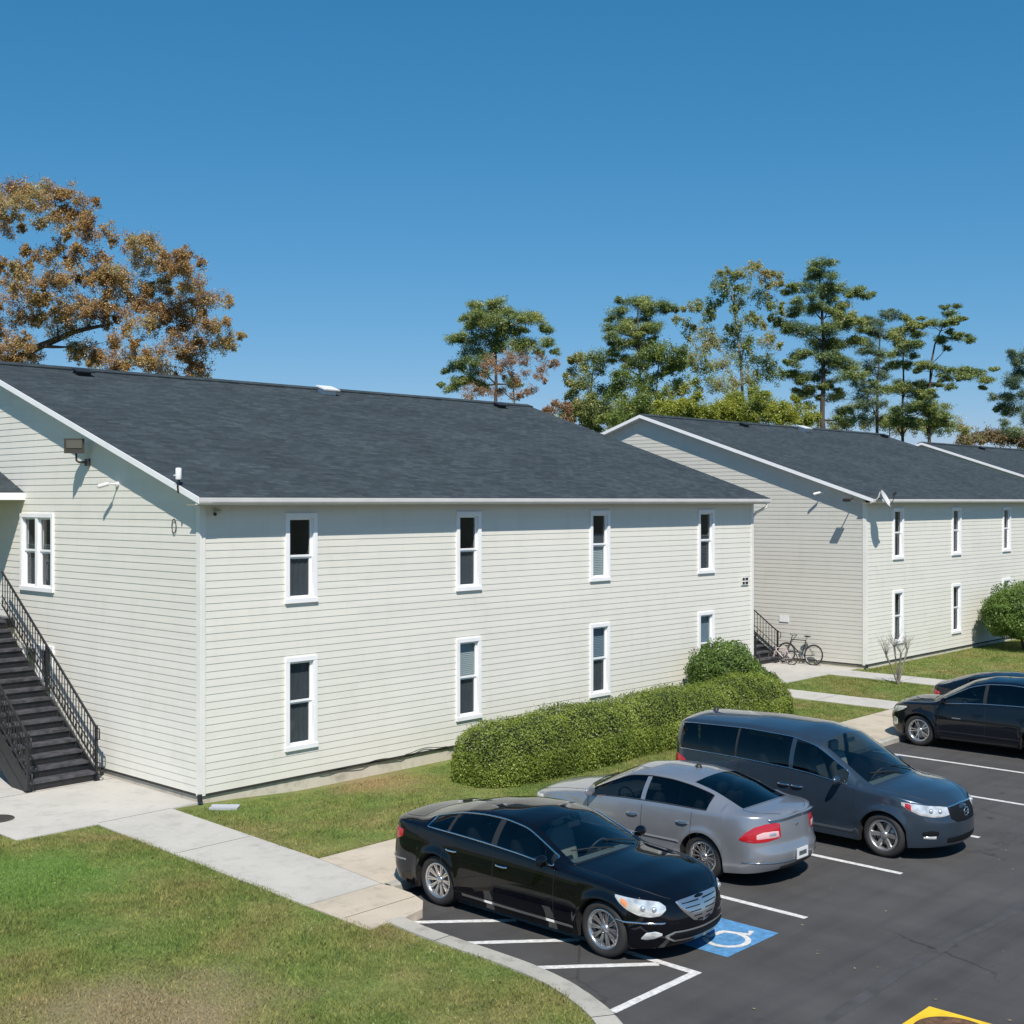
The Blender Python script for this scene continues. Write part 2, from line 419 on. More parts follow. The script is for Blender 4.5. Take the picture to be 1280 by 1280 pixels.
# ------------------------------------------------------------------ ground
mb = MB(); mb.add([(-900, -900, -.05), (1100, -900, -.05), (1100, 1100, -.05), (-900, 1100, -.05)], [(0, 1, 2, 3)])
struct(mb.build('ground', M['field']))
mb = MB(); mb.add([(-40, -60, 0), (140, -60, 0), (140, -6.1, 0), (-40, -6.1, 0)], [(0, 1, 2, 3)])
struct(mb.build('parking_lot', M['asphalt']))

curb_out = [(-1.72, -7.42), (-1.80, -8.2), (-1.80, -9.6), (-1.87, -10.3), (-2.03, -10.85), (-2.27, -11.42), (-2.65, -11.95), (-3.15, -12.4), (-3.8, -12.8), (-4.7, -13.1), (-6, -13.3), (-20, -13.5), (-40, -13.6)]
def offset_path(p, d):
    out = []
    for i in range(len(p)):
        a = Vector(p[max(i-1, 0)]); b = Vector(p[min(i+1, len(p)-1)]); t = (b-a).normalized()
        n = Vector((t.y, -t.x)); out.append((p[i][0]+n.x*d, p[i][1]+n.y*d))
    return out
def smooth_path(p, it=2):
    for _ in range(it):
        q = [p[0]]
        for i in range(len(p)-1):
            a, b = p[i], p[i+1]
            q += [(a[0]*.75+b[0]*.25, a[1]*.75+b[1]*.25), (a[0]*.25+b[0]*.75, a[1]*.25+b[1]*.75)]
        q.append(p[-1]); p = q
    return p
curb_out = smooth_path(curb_out)
curb_in = offset_path(curb_out, .30)
# lawn slab (raised ground) left of the curb, and behind the sidewalk
mb = MB()
left_pts = [(-40, 60), (-40, -13.2)] + list(reversed([(x, y) for x, y in offset_path(curb_out, .2)])) + [(-1.9, -6.2), (-1.2, -6.2), (-.9, -4.35), (-.7, 0), (-.7, 60)]
mb.poly(left_pts, -.04, .10)
mb.poly([(-1.2, -6.2), (140, -6.2), (140, -4.35), (-.9, -4.35)], -.04, .10)
mb.poly([(18.4, -4.35), (140, -4.35), (140, 60), (18.4, 60)], -.04, .10)
struct(mb.build('lawn', M['lawn']))
def sm(a, b, x): 
    t = np.clip((x-a)/(b-a), 0, 1); return t*t*(3-2*t)
def swale(X, Y):
    X = np.asarray(X, float); Y = np.asarray(Y, float)
    return .10-.115*sm(-2.4, -.5, Y)*sm(.1, 2.6, X)*(1-sm(17.2, 18.2, X))-.03*sm(-1.2, -.2, Y)*sm(-.6, .6, X)*(1-sm(17.2, 18.2, X))+.012*np.sin(X*1.9)*np.sin(Y*2.3)*sm(-4.2, -3.4, Y)*(1-sm(-1, -.2, Y))
gx = np.linspace(-.9, 18.4, 120); gy = np.linspace(-4.36, .1, 34); XX, YY = np.meshgrid(gx, gy, indexing='ij'); ZZ = swale(XX, YY)
mb = MB(); mb.add([(float(XX[a, b]), float(YY[a, b]), float(ZZ[a, b])) for a in range(120) for b in range(34)], [(a*34+b, (a+1)*34+b, (a+1)*34+b+1, a*34+b+1) for a in range(119) for b in range(33)], True)
struct(mb.build('lawn', M['lawn']))
# kerb running along the aisle and round the corner, and along the stall heads
def kerb_mesh(po, pi_, zt=.125):
    mb = MB(); n = len(po)
    vs = []
    for i in range(n):
        o = Vector(po[i]); q = Vector(pi_[i]); r = o+(q-o)*.12
        vs += [(*o, -.02), (*o, zt-.03), (*r, zt), (*q, zt), (*q, .02)]
    fs = []
    for i in range(n-1):
        for k in range(4): fs.append((i*5+k, i*5+k+1, i*5+5+k+1, i*5+5+k))
    mb.add(vs, fs, False)
    return mb
def densify(po, pi_, step=.25):
    A, B = [po[0]], [pi_[0]]
    for i in range(len(po)-1):
        L = (Vector(po[i+1])-Vector(po[i])).length; k = max(1, min(40, int(L/step)))
        for j in range(1, k+1):
            t = j/k
            A.append((po[i][0]*(1-t)+po[i+1][0]*t, po[i][1]*(1-t)+po[i+1][1]*t)); B.append((pi_[i][0]*(1-t)+pi_[i+1][0]*t, pi_[i][1]*(1-t)+pi_[i+1][1]*t))
    return A, B
A, B = densify(curb_out, curb_in)
A = [(x+random.uniform(-.006, .006), y+random.uniform(-.006, .006)) for x, y in A]
mb = kerb_mesh(list(reversed(A)), list(reversed(B)))
for k in (6, 22, 38, 54):   # joints
    if k < len(A)-1:
        a, b = Vector(A[k]), Vector(B[k]); mb.cm = 1
        mb.bar((*a, .124), (*b, .124), .012, .006); mb.cm = 0
struct(mb.build('kerb', [M['curb'], M['darkline']]))
xs = [(-.95, -6.3)] + [(x, -6.3) for x in range(0, 30)] + [(60, -6.3)]
mb = kerb_mesh(xs, [(x, -6.15) for x, y in xs], .128)
struct(mb.build('kerb', M['curb']))
# sidewalks
def slab(name, rects, mat, z=.12, joints=()):
    mb = MB()
    for (x0, x1, y0, y1) in rects: mb.box(x0, x1, y0, y1, .0, z)
    mb.cm = 1
    for (a, b) in joints: mb.bar((*a, z+.001), (*b, z+.001), .008, .0035)
    return struct(mb.build(name, [mat, M['darkline']]))
def walk_poly(name, pts, mat, z=.12, joints=()):
    mb = MB(); mb.poly(pts, .0, z); mb.cm = 1
    for (a, b) in joints: mb.bar((*a, z+.001), (*b, z+.001), .008, .0035)
    return struct(mb.build(name, [mat, M['darkline']]))
walk_poly('sidewalk', [(-2.32, -6.1), (-.98, -6.1), (-.80, -4.42), (-.60, -.12), (-.60, 0), (-.02, 0), (-.02, 30), (-3.47, 30), (-3.47, -.04), (-2.06, -.06)], M['walk'], .12,
     [((-2.13, -2.6), (-.74, -2.6)), ((-3.4, 3.0), (-.05, 3.0)), ((-2.0, .0), (-.62, .0))])
walk_poly('sidewalk', [(-2.36, -7.05), (-2.32, -6.12), (-.99, -6.12), (-.95, -6.3), (-.98, -6.75), (-1.1, -7.12), (-1.35, -7.38), (-1.72, -7.46), (-2.05, -7.46), (-2.38, -7.46)], M['walkold'], .118, [((-2.3, -6.9), (-1.05, -6.9))])
walk_poly('sidewalk', [(-.97, -6.16), (24.6, -6.16), (24.6, -4.30), (-.79, -4.45)], M['walkold'], .119, [((x, -6.14), (x, -4.4)) for x in (2.2, 5.2, 8.2, 11.2, 14.2, 17.2, 20.2)])
slab('sidewalk', [(18.25, 19.55, -4.28, .25)], M['walk'], .121, [((18.27, -2.1), (19.53, -2.1))])
slab('sidewalk', [(23.22, 24.5, -4.28, .25)], M['walk'], .121, [((23.25, -2.1), (24.5, -2.1))])
slab('patio', [(18.45, 25.1, .27, 30)], M['walk'], .12, [((18.5, 4), (25.1, 4))])
# rust stain near the foot of the stairs: a thin weathered sheet
def stain_mat():
    m = bpy.data.materials.new('rust_stain'); m.use_nodes = True; nt = m.node_tree; b = nt.nodes['Principled BSDF']
    b.inputs['Base Color'].default_value = (.46, .27, .17, 1); b.inputs['Roughness'].default_value = .9
    tc = N(nt, 'ShaderNodeTexCoord'); v = tc.outputs['Generated']
    d = N(nt, 'ShaderNodeVectorMath'); d.operation = 'DISTANCE'; nt.links.new(v, d.inputs[0]); d.inputs[1].default_value = (.5, .5, 0)
    nn = noise(nt, tc.outputs['Object'], 3, 5, .6)
    ad = N(nt, 'ShaderNodeMath'); ad.operation = 'MULTIPLY_ADD'; nt.links.new(nn, ad.inputs[0]); ad.inputs[1].default_value = .35; nt.links.new(d.outputs['Value'], ad.inputs[2])
    mr = N(nt, 'ShaderNodeMapRange'); nt.links.new(ad.outputs[0], mr.inputs['Value']); mr.inputs['From Min'].default_value = .2; mr.inputs['From Max'].default_value = .62
    mr.inputs['To Min'].default_value = .55; mr.inputs['To Max'].default_value = 0
    nt.links.new(mr.outputs['Result'], b.inputs['Alpha'])
    return m
mb = MB(); mb.add([(-2.9, 2.2, .124), (-.5, 2.2, .124), (-.5, 3.7, .124), (-2.9, 3.7, .124)], [(0, 1, 2, 3)])
struct(mb.build('rust_stain', stain_mat()))

# painted markings
def stripe(pts, w, z=.004):
    mb = MB()
    for (a, b) in pts:
        a = Vector(a); b = Vector(b); d = (b-a).normalized(); n = Vector((-d.y, d.x))*w/2
        L = (b-a).length; k = max(2, int(L/.12)); L1 = []; L2 = []
        for i in range(k+1):
            p = a+(b-a)*i/k; L1.append((*(p+n*(1+random.uniform(-.07, .05))), z)); L2.append((*(p-n*(1+random.uniform(-.07, .05))), z))
        vs = L1+L2; m = k+1
        mb.add(vs, [(i, i+m, i+m+1, i+1) for i in range(k)])
    return mb
def mark(name, mb, mat):
    o = mb.build(name, mat); struct(o); return o
for x in (2.16, 4.94, 7.75, 10.55, 13.3, 16.05, 18.8, 21.55, 24.3):
    mark('stall_line', stripe([((x, -6.36), (x, -11.15))], .11), M['line'])
mark('stall_line', stripe([((-.5, -6.9), (-.5, -11.155))], .11), M['line'])
mark('aisle_end_line', stripe([((-2.08, -11.21), (-.445, -11.21))], .11), M['line'])
for a, b in (((-1.70, -7.30), (-.565, -8.37)), ((-1.78, -8.38), (-.565, -9.48)), ((-1.78, -9.62), (-.565, -10.72))):
    mark('hatching_line', stripe([(a, b)], .11), M['line'])
mb = MB(); mb.add([(.19, -11.2, .004), (1.38, -11.2, .004), (1.38, -10.02, .004), (.19, -10.02, .004)], [(0, 1, 2, 3)])
mark('accessible_parking_square', mb, M['blue'])
mb = MB()
def flatline(pts, w, z=.008):
    L1 = []; L2 = []
    for i in range(len(pts)):
        a = Vector(pts[max(i-1, 0)]); b = Vector(pts[min(i+1, len(pts)-1)]); d = (b-a).normalized(); n = Vector((-d.y, d.x))*w/2
        p = Vector(pts[i]); L1.append((*(p+n), z)); L2.append((*(p-n), z))
    m = len(pts); mb.add(L1+L2, [(i, i+m, i+m+1, i+1) for i in range(m-1)])
flatline([(.72+.27*math.cos(R(a)), -10.84+.27*math.sin(R(a))) for a in range(120, 361, 8)], .075)
flatline([(.62, -10.30), (.66, -10.62), (.93, -10.64)], .085, .0085)
flatline([(.93, -10.62), (1.06, -10.96), (1.2, -10.90)], .08, .009)
flatline([(.64, -10.42), (.86, -10.44)], .07, .0095)
mb.add([(.60+.075*math.cos(2*PI*k/20), -10.17+.075*math.sin(2*PI*k/20), .0085) for k in range(20)], [tuple(range(20))])
mark('wheelchair_symbol', mb, M['line'])
# tarred seam along the aisle
mb = MB(); P = []; Q = []
for i in range(60):
    x = -14+i*.8; y = -13.02+.05*math.sin(x*1.1)+random.uniform(-.02, .02); w = .035+.035*abs(math.sin(x*.7+1))+random.uniform(0, .02)
    P.append((x, y+w, .003)); Q.append((x, y-w, .003))
mb.add(P+Q, [(i, i+60, i+61, i+1) for i in range(59)])
struct(mb.build('asphalt_seam', M['seam']))
# yellow painted frame round a rusty drain cover
mb = MB(); c = (-.06, -14.18); a_ = .5; r_ = .42; n = 48
ring = [(c[0]+r_*math.cos(2*PI*k/n), c[1]+r_*math.sin(2*PI*k/n), .004) for k in range(n)]
def sqp(k):
    x, y = math.cos(2*PI*k/n), math.sin(2*PI*k/n); s_ = a_/max(abs(x), abs(y)); return (c[0]+x*s_, c[1]+y*s_, .004)
sq = [sqp(k) for k in range(n)]
mb.add(ring+sq, [(k, n+k, n+(k+1) % n, (k+1) % n) for k in range(n)])
mark('yellow_painted_frame', mb, M['yellow'])
mb = MB(); mb.lathe([(0, .004), (.1, .006), (.18, .003), (.27, .007), (.34, .004), (.36, .012), (.41, .012), (.415, .0)], 48, Matrix.Translation((c[0], c[1], .0)))
o = mb.build('drain_cover', M['rust']); tag(o, 'rusty brown round drain cover inside yellow painted square on asphalt', 'drain cover')
mb = MB(); mb.lathe([(0, .012), (.2, .012), (.29, .010), (.30, .0)], 36, Matrix.Translation((-3.08, 1.52, .12)))  # thin dark disc lying on the concrete, not identified as any fitting
o = mb.build('dark_disc', M['bronze']); tag(o, 'dark round flat disc on pale concrete left of stairs', 'utility cover')

# ------------------------------------------------------------------ grass blades
def inpoly(px, py, poly):
    inside = np.zeros(len(px), bool); n = len(poly)
    for i in range(n):
        x1, y1 = poly[i]; x2, y2 = poly[(i+1) % n]
        if y1 == y2: continue
        c_ = ((y1 > py) != (y2 > py)) & (px < (x2-x1)*(py-y1)/(y2-y1)+x1)
        inside ^= c_
    return inside
def blades(name, poly, dens, h, w, zf=None):
    xs_ = [p[0] for p in poly]; ys_ = [p[1] for p in poly]
    A_ = (max(xs_)-min(xs_))*(max(ys_)-min(ys_)); n = int(A_*dens)
    X = rng.uniform(min(xs_), max(xs_), n); Y = rng.uniform(min(ys_), max(ys_), n)
    k = inpoly(X, Y, poly); X = X[k]; Y = Y[k]; n = len(X)
    patch = .5+.5*np.sin(X*1.7+np.sin(Y*1.3)*1.5)*np.sin(Y*2.1+np.cos(X*.9)*1.7)
    hh = h*(.5+.9*patch)*rng.uniform(.5, 1.2, n); a = rng.uniform(0, 2*PI, n)
    lean = rng.uniform(.2, 1.1, n)*hh; la = rng.uniform(0, 2*PI, n)
    ww = w*rng.uniform(.6, 1.3, n)
    Z0 = np.full(n, .098) if zf is None else zf(X, Y)-.002
    V = np.zeros((n, 3, 3))
    V[:, 0] = np.stack([X-np.cos(a)*ww/2, Y-np.sin(a)*ww/2, Z0], 1)
    V[:, 1] = np.stack([X+np.cos(a)*ww/2, Y+np.sin(a)*ww/2, Z0], 1)
    V[:, 2] = np.stack([X+np.cos(la)*lean, Y+np.sin(la)*lean, Z0+hh], 1)
    o = quads_mesh(name, V, 3, M['blade']); o['kind'] = 'stuff'
    return o
def lawn_edge():
    e = [(x+.03, y+.01) for x, y in curb_in if x > -10]
    return e
near = [(-3.49, 3.0), (-3.46, -.07), (-2.04, -.08), (-2.30, -7.5)] + lawn_edge() + [(-10, -13.0), (-10, 3.0)]
g1 = blades('grass', near, 2600, .045, .014); tag(g1, 'mown green lawn with dry straw patches in front of the stairs', 'grass')
g2 = blades('grass', [(-.62, -.15), (-.82, -4.46), (18.2, -4.30), (18.2, -.28), (-.1, -.28)], 1500, .04, .016, swale); tag(g2, 'strip of grass between the nearest building and the hedge', 'grass')
g3 = blades('grass', [(19.6, -4.2), (23.15, -4.2), (23.15, .2), (19.6, .2)], 1300, .04, .02); tag(g3, 'small grass patch between two concrete paths', 'grass')
g4 = blades('grass', [(24.55, -4.25), (44, -4.25), (44, -.05), (24.55, -.05)], 700, .045, .024); tag(g4, 'grass strip in front of the second building', 'grass')

# fallen leaves and grit lying along the kerb and on the lot
n = 420; X = np.concatenate([rng.uniform(-1.9, 24, 220), rng.uniform(-6, 24, 200)]); Y = np.concatenate([-6.34-np.abs(rng.normal(0, .12, 220)), rng.uniform(-15, -6.5, 200)])
keep = ~((X < -1.3) & (Y > -12)); X, Y = X[keep], Y[keep]
C0_ = np.stack([X, Y, np.full(len(X), .012)], 1); aa = rng.uniform(0, 2*PI, len(X)); ss = rng.uniform(.008, .028, len(X))
V = np.zeros((len(X), 4, 3))
for k_ in range(4):
    V[:, k_] = C0_+np.stack([np.cos(aa+k_*PI/2)*ss*(1 if k_ % 2 else .5), np.sin(aa+k_*PI/2)*ss*(1 if k_ % 2 else .5), (k_ % 2)*.006*np.ones(len(X))], 1)
o = quads_mesh('leaf_litter', V, 4, plain('dry_leaf', (.30, .22, .12), .8, var=.6, vscale=2)); o['kind'] = 'stuff'; tag(o, 'dry fallen leaves and grit scattered on the asphalt by the kerb', 'leaf litter')
n = 260; X = rng.uniform(-9, -2.4, n); Y = rng.uniform(-12, 0, n); keep = inpoly(X, Y, near); X, Y = X[keep], Y[keep]
aa = rng.uniform(0, 2*PI, len(X)); ss = rng.uniform(.008, .02, len(X)); V = np.zeros((len(X), 4, 3))
for k_ in range(4):
    V[:, k_] = np.stack([X+np.cos(aa+k_*PI/2)*ss*(1 if k_ % 2 else .55), Y+np.sin(aa+k_*PI/2)*ss*(1 if k_ % 2 else .55), np.full(len(X), .145)+(k_ % 2)*.012], 1)
o = quads_mesh('leaf_litter', V, 4, plain('pale_dry_leaf', (.42, .36, .24), .8, var=.5, vscale=2)); o['kind'] = 'stuff'; tag(o, 'pale dead leaves dotted over the near lawn', 'leaf litter')

# ------------------------------------------------------------------ buildings
BL = 18.4; BW = 18.0; ZS = .26; EZ = 5.53; SL = .3333; EH = .42; OV = .29
Z_E = 5.67; RISE = .1385
def roofz(Y): return Z_E+SL*(Y+EH) if Y <= BW/2 else Z_E+SL*(BW+EH-Y)
def siding(mb, frame, u0, u1, z0, ztop, holes, lim=None, t=.0085):
    """frame(u, out, z)->xyz; holes: (ua, ub, za, zb); lim(z)->(u0,u1)"""
    z = z0
    while z < ztop-.01:
        z1 = min(z+RISE, ztop); cuts = sorted({z, z1} | {h[k] for h in holes for k in (2, 3) if z < h[k] < z1})
        for za, zb in zip(cuts, cuts[1:]):
            a, b = (u0, u1) if lim is None else lim((za+zb)/2)
            segs = [(a, b)]
            for h in holes:
                if h[2] < zb-1e-6 and h[3] > za+1e-6:
                    ns = []
                    for (p, q) in segs:
                        if h[1] <= p or h[0] >= q: ns.append((p, q))
                        else:
                            if h[0] > p: ns.append((p, h[0]))
                            if h[1] < q: ns.append((h[1], q))
                    segs = ns
            for (p, q) in segs:
                oa = t*(1-(za-z)/RISE); ob = t*(1-(zb-z)/RISE)
                if lim is not None:
                    la = lim(za); lb = lim(zb)
                    p0 = la[0] if p == a else p; p1 = lb[0] if p == a else p
                    q0 = la[1] if q == b else q; q1 = lb[1] if q == b else q
                else: p0 = p1 = p; q0 = q1 = q
                vs = [frame(p0, oa, za), frame(q0, oa, za), frame(q1, ob, zb), frame(p1, ob, zb)]
                fs = [(0, 1, 2, 3)]
                if za == z:
                    vs += [frame(p0, 0, za), frame(q0, 0, za)]; fs.append((4, 5, 1, 0))
                mb.add(vs, fs, False)
        z = z1
def window(root, frame, uc, w, z0, z1, style, flip=1, units=1):
    """frame(u,out,z)"""
    u0, u1 = uc-w/2, uc+w/2
    def B(mb, a, b, o0, o1, za, zb):
        vs = [frame(a, o0, za), frame(b, o0, za), frame(b, o1, za), frame(a, o1, za), frame(a, o0, zb), frame(b, o0, zb), frame(b, o1, zb), frame(a, o1, zb)]
        mb.add(vs, [(0, 3, 2, 1), (4, 5, 6, 7), (0, 1, 5, 4), (1, 2, 6, 5), (2, 3, 7, 6), (3, 0, 4, 7)], False)
    c = .085; po = .045
    fr = MB()
    B(fr, u0, u0+c, -.02, po, z0+c, z1-c); B(fr, u1-c, u1, -.02, po, z0+c, z1-c)
    B(fr, u0, u1, -.02, po+.003, z1-c, z1); B(fr, u0-.01, u1+.01, -.02, po+.012, z0, z0+c)
    # inner jamb
    B(fr, u0+c-.004, u0+c+.008, -.12, po-.004, z0+c, z1-c); B(fr, u1-c-.008, u1-c+.004, -.12, po-.004, z0+c, z1-c)
    B(fr, u0+c+.008, u1-c-.008, -.12, po-.004, z1-c-.010, z1-c+.004); B(fr, u0+c+.008, u1-c-.008, -.12, po-.004, z0+c-.004, z0+c+.008)
    o = fr.build('window', M['white'], root)
    sp = []
    if units == 1: sp = [(u0+c+.008, u1-c-.008)]
    else:
        mid = (u0+u1)/2; sp = [(u0+c+.008, mid-.05), (mid+.05, u1-c-.008)]
        mu = MB(); B(mu, mid-.05, mid+.05, -.12, po-.008, z0+c+.008, z1-c-.01); mu.build('mullion', M['white'], o)
    zm = (z0+z1)/2; s = .045
    sa = MB(); gl = MB(); bk = MB(); bl = MB()
    for (a, b) in sp:
        for (za, zb, off) in ((z0+c+.008, zm+.02, -.045), (zm+.02, z1-c-.010, -.02)):
            B(sa, a, a+s, off-.03, off, za, zb); B(sa, b-s, b, off-.03, off, za, zb)
            B(sa, a+s, b-s, off-.03, off-.001, zb-s*.8, zb); B(sa, a+s, b-s, off-.03, off-.001, za, za+s*.9)
            gl.add([frame(a+s, off-.02, za+s*.9), frame(b-s, off-.02, za+s*.9), frame(b-s, off-.02, zb-s*.8), frame(a+s, off-.02, zb-s*.8)], [(0, 1, 2, 3)])
    # room box behind
    d = .6
    bk.add([frame(u0+c, -.122, z0+c), frame(u1-c, -.122, z0+c), frame(u1-c, -.122, z1-c), frame(u0+c, -.122, z1-c),
            frame(u0+c, -d, z0+c), frame(u1-c, -d, z0+c), frame(u1-c, -d, z1-c), frame(u0+c, -d, z1-c)],
           [(4, 5, 6, 7), (0, 1, 5, 4), (1, 2, 6, 5), (2, 3, 7, 6), (3, 0, 4, 7)])
    sa.build('sash', M['white'], o); gl.build('pane', M['winglass'], o); bk.build('window_recess', M['room'], o)
    def curtain(za, zb, mat, slats=False, a0=None, b0=None):
        m_ = MB(); a = u0+c if a0 is None else a0; b = u1-c if b0 is None else b0
        if slats:
            z = za
            while z < zb-.01:
                m_.add([frame(a, -.10, z), frame(b, -.10, z), frame(b, -.118, z+.04), frame(a, -.118, z+.04)], [(0, 1, 2, 3)]); z += .042
        else:
            k = 14; top = []; bot = []
            for i in range(k+1):
                u = a+(b-a)*i/k; off = -.105+.008*math.sin(i*2.1)
                top.append(frame(u, off, zb)); bot.append(frame(u, off, za))
            m_.add(bot+top, [(i, i+1, k+2+i, k+1+i) for i in range(k)], True)
        m_.build('blind' if slats else 'curtain', mat, o)
    zi0, zi1 = z0+c, z1-c
    if style == 'lightupper': curtain(zm, zi1, M['blind'], True); curtain(zi0, zm, M['grey_blind'], False)
    elif style == 'lightlower': curtain(zi0, zm, M['blind'], True); curtain(zm, zm+.3, M['grey_blind'])
    elif style == 'blueupper': curtain(zm, zi1, M['blue_blind'], True); curtain(zi0, zm, M['grey_blind'])
    elif style == 'blue': curtain(zi0, zi1, M['blue_blind'])
    elif style == 'slat': curtain(zi0, zm+.15, M['grey_blind'], True)
    elif style == 'greylower': curtain(zi0, zm, M['grey_blind'])
    elif style == 'grey': curtain(zi0, zi1, M['grey_blind'])
    return o
def building(name, X0, Y0, dz, label, styles, vents, detail=True):
    root = thing(name, (X0, Y0, dz), label, 'apartment building', 'apartment buildings in a row')
    fF = lambda u, o, z: (u, -o, z)             # front wall, Y=0
    fG = lambda u, o, z: (-o, u, z)             # near gable X=0
    fE = lambda u, o, z: (BL+o, u, z)           # far gable
    fB = lambda u, o, z: (u, BW+o, z)
    wins = [(2.27, .76, 3.62, 5.36), (6.87, .76, 3.62, 5.36), (11.45, .76, 3.62, 5.36), (16.04, .76, 3.62, 5.36),
            (2.27, .76, .77, 2.57), (6.87, .76, .77, 2.57), (11.45, .76, .77, 2.57), (16.04, .76, .77, 2.57)]
    gw = [(6.21, 1.48, 3.66, 5.33), (6.21, 1.48, .77, 2.52)]
    def holes(ws): return [(c-w/2+.07, c+w/2-.07, a+.07, b-.07) for c, w, a, b in ws]
    mb = MB(); siding(mb, fF, .0, BL, ZS, EZ+.02, holes(wins)); mb.build('siding_wall', M['siding'], root)
    def lim(z):
        e = max(0, (z-(Z_E-.09)-SL*EH)/SL) if z > Z_E-.09+SL*EH else 0
        return (e, BW-e)
    top = Z_E-.09+SL*(BW/2+EH)
    door = (8.1, 9.0, 3.05, 5.1)
    mb = MB(); siding(mb, fG, 0, BW, ZS, top, holes(gw)+[door], lim); mb.build('siding_wall', M['siding_darker' if X0 > 20 else 'siding'], root)
    mb = MB(); siding(mb, fE, 0, BW, ZS, top, [], lim); mb.build('siding_wall', M['siding'], root)
    mb = MB(); mb.add([fB(0, 0, ZS), fB(BL, 0, ZS), fB(BL, 0, EZ), fB(0, 0, EZ)], [(0, 3, 2, 1)]); mb.build('siding_wall', M['siding'], root)
    mb = MB(); mb.box(.07, .10, 8.1, 9.0, 3.05, 5.1); mb.build('door', M['blackplastic'], root)
    # foundation + dark starter line
    mb = MB(); mb.box(.025, BL-.025, .025, BW-.025, -.15-dz, ZS-.02); mb.build('foundation', M['found'], root)
    mb = MB()
    for q in ((.004, BL-.004, -.012, .03), (.004, BL-.004, BW-.03, BW+.0)): mb.box(q[0], q[1], q[2], q[3], ZS-.045, ZS-.004)
    for q in ((-.012, .03), (BL-.03, BL+.012)): mb.box(q[0], q[1], .03, BW-.03, ZS-.045, ZS-.004)
    mb.build('starter_strip', M['darkline'], root)
    # corner trims
    for (cx, cy, sx, sy) in ((0, 0, -1, -1), (BL, 0, 1, -1), (0, BW, -1, 1), (BL, BW, 1, 1)):
        mb = MB(); t = .022; w = .10
        x0, x1 = sorted((cx+sx*t, cx-sx*w)); y0, y1 = sorted((cy+sy*t, cy+sy*.002)); mb.box(x0, x1, y0, y1, ZS-.03, EZ+.01)
        x0, x1 = sorted((cx+sx*t, cx+sx*.002)); y0, y1 = sorted((cy+sy*.002, cy-sy*w)); mb.box(x0, x1, y0, y1, ZS-.03, EZ+.01)
        mb.build('corner_trim', M['whitedull'], root)
    # windows
    for (c, w, a, b), st in zip(wins, styles): window(root, fF, c, w, a, b, st)
    for (c, w, a, b), st in zip(gw, ('slat', 'grey')): window(root, fG, c, w, a, b, st, units=2)
    # roof slab
    xa, xb = -OV, BL+OV; mb = MB(); th = .035
    ye, yr, ze, zr = -EH, BW/2, Z_E, Z_E+SL*(BW/2+EH); yb = BW+EH
    mb.add([(xa, ye, ze), (xb, ye, ze), (xb, yr, zr), (xa, yr, zr), (xb, yb, ze), (xa, yb, ze),
            (xa, ye, ze-th), (xb, ye, ze-th), (xb, yr, zr-th), (xa, yr, zr-th), (xb, yb, ze-th), (xa, yb, ze-th)],
           [(0, 1, 2, 3), (3, 2, 4, 5), (6, 9, 8, 7), (9, 11, 10, 8), (0, 6, 7, 1), (1, 7, 8, 2), (2, 8, 10, 4), (4, 10, 11, 5), (5, 11, 9, 3), (3, 9, 6, 0)], False)
    roof = mb.build('roof', M['shingle'], root)
    mb = MB(); mb.obox(((xa+xb)/2, yr-.11, zr-.018), (1, 0, 0), (0, 1, SL), (0, -SL, 1), (xb-xa)/2, .13, .022); mb.obox(((xa+xb)/2, yr+.11, zr-.018), (1, 0, 0), (0, 1, -SL), (0, SL, 1), (xb-xa)/2, .13, .022)
    mb.build('ridge_cap', M['shingle'], roof)
    # rake boards, soffits, eaves
    for X, s in ((xa, -1), (xb, 1)):
        mb = MB()
        for (y0, z0, y1, z1) in ((ye-.0, ze, yr, zr), (yb, ze, yr, zr)):
            for (hh, tt, oo) in ((.085, .02, 0),):
                xo0 = X+s*(oo); xo1 = X+s*(oo+tt); x0, x1 = min(xo0, xo1), max(xo0, xo1)
                vs = [(x0, y0, z0-th-hh), (x1, y0, z0-th-hh), (x1, y1, z1-th-hh), (x0, y1, z1-th-hh), (x0, y0, z0-.006), (x1, y0, z0-.006), (x1, y1, z1-.006), (x0, y1, z1-.006)]
                mb.add(vs, [(0, 3, 2, 1), (4, 5, 6, 7), (0, 1, 5, 4), (1, 2, 6, 5), (2, 3, 7, 6), (3, 0, 4, 7)], False)
        mb.build('rake_board', M['white'], root)
        mb = MB(); xi = 0 if s < 0 else BL
        x0, x1 = min(X, xi), max(X, xi)
        mb.add([(x0, ye, ze-.11), (x1, ye, ze-.11), (x1, yr, zr-.11), (x0, yr, zr-.11), (x1, yb, ze-.11), (x0, yb, ze-.11)], [(0, 3, 2, 1), (3, 5, 4, 2)], False)
        mb.build('soffit', M['whitedull'], root)
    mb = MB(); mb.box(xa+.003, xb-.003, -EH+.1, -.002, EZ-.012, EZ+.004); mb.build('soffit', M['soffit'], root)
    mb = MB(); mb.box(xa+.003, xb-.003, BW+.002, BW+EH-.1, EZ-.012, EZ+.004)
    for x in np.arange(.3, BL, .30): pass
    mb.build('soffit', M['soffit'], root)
    for y in (-EH+.1, BW+EH-.12):
        mb = MB(); mb.box(xa+.003, xb-.003, y, y+.02, EZ-.02, ze-.05); mb.build('fascia', M['whitedull'], root)
    # gutter: K profile swept along the front eave
    mb = MB(); pr = [(-.42, .0), (-.50, .0), (-.545, .045), (-.55, .06), (-.55, .128), (-.54, .134), (-.42, .134)]
    pr = [(y+.125, EZ-.005+z) for y, z in pr]
    k = len(pr); vs = [(xa-.01, y, z) for y, z in pr]+[(xb+.01, y, z) for y, z in pr]
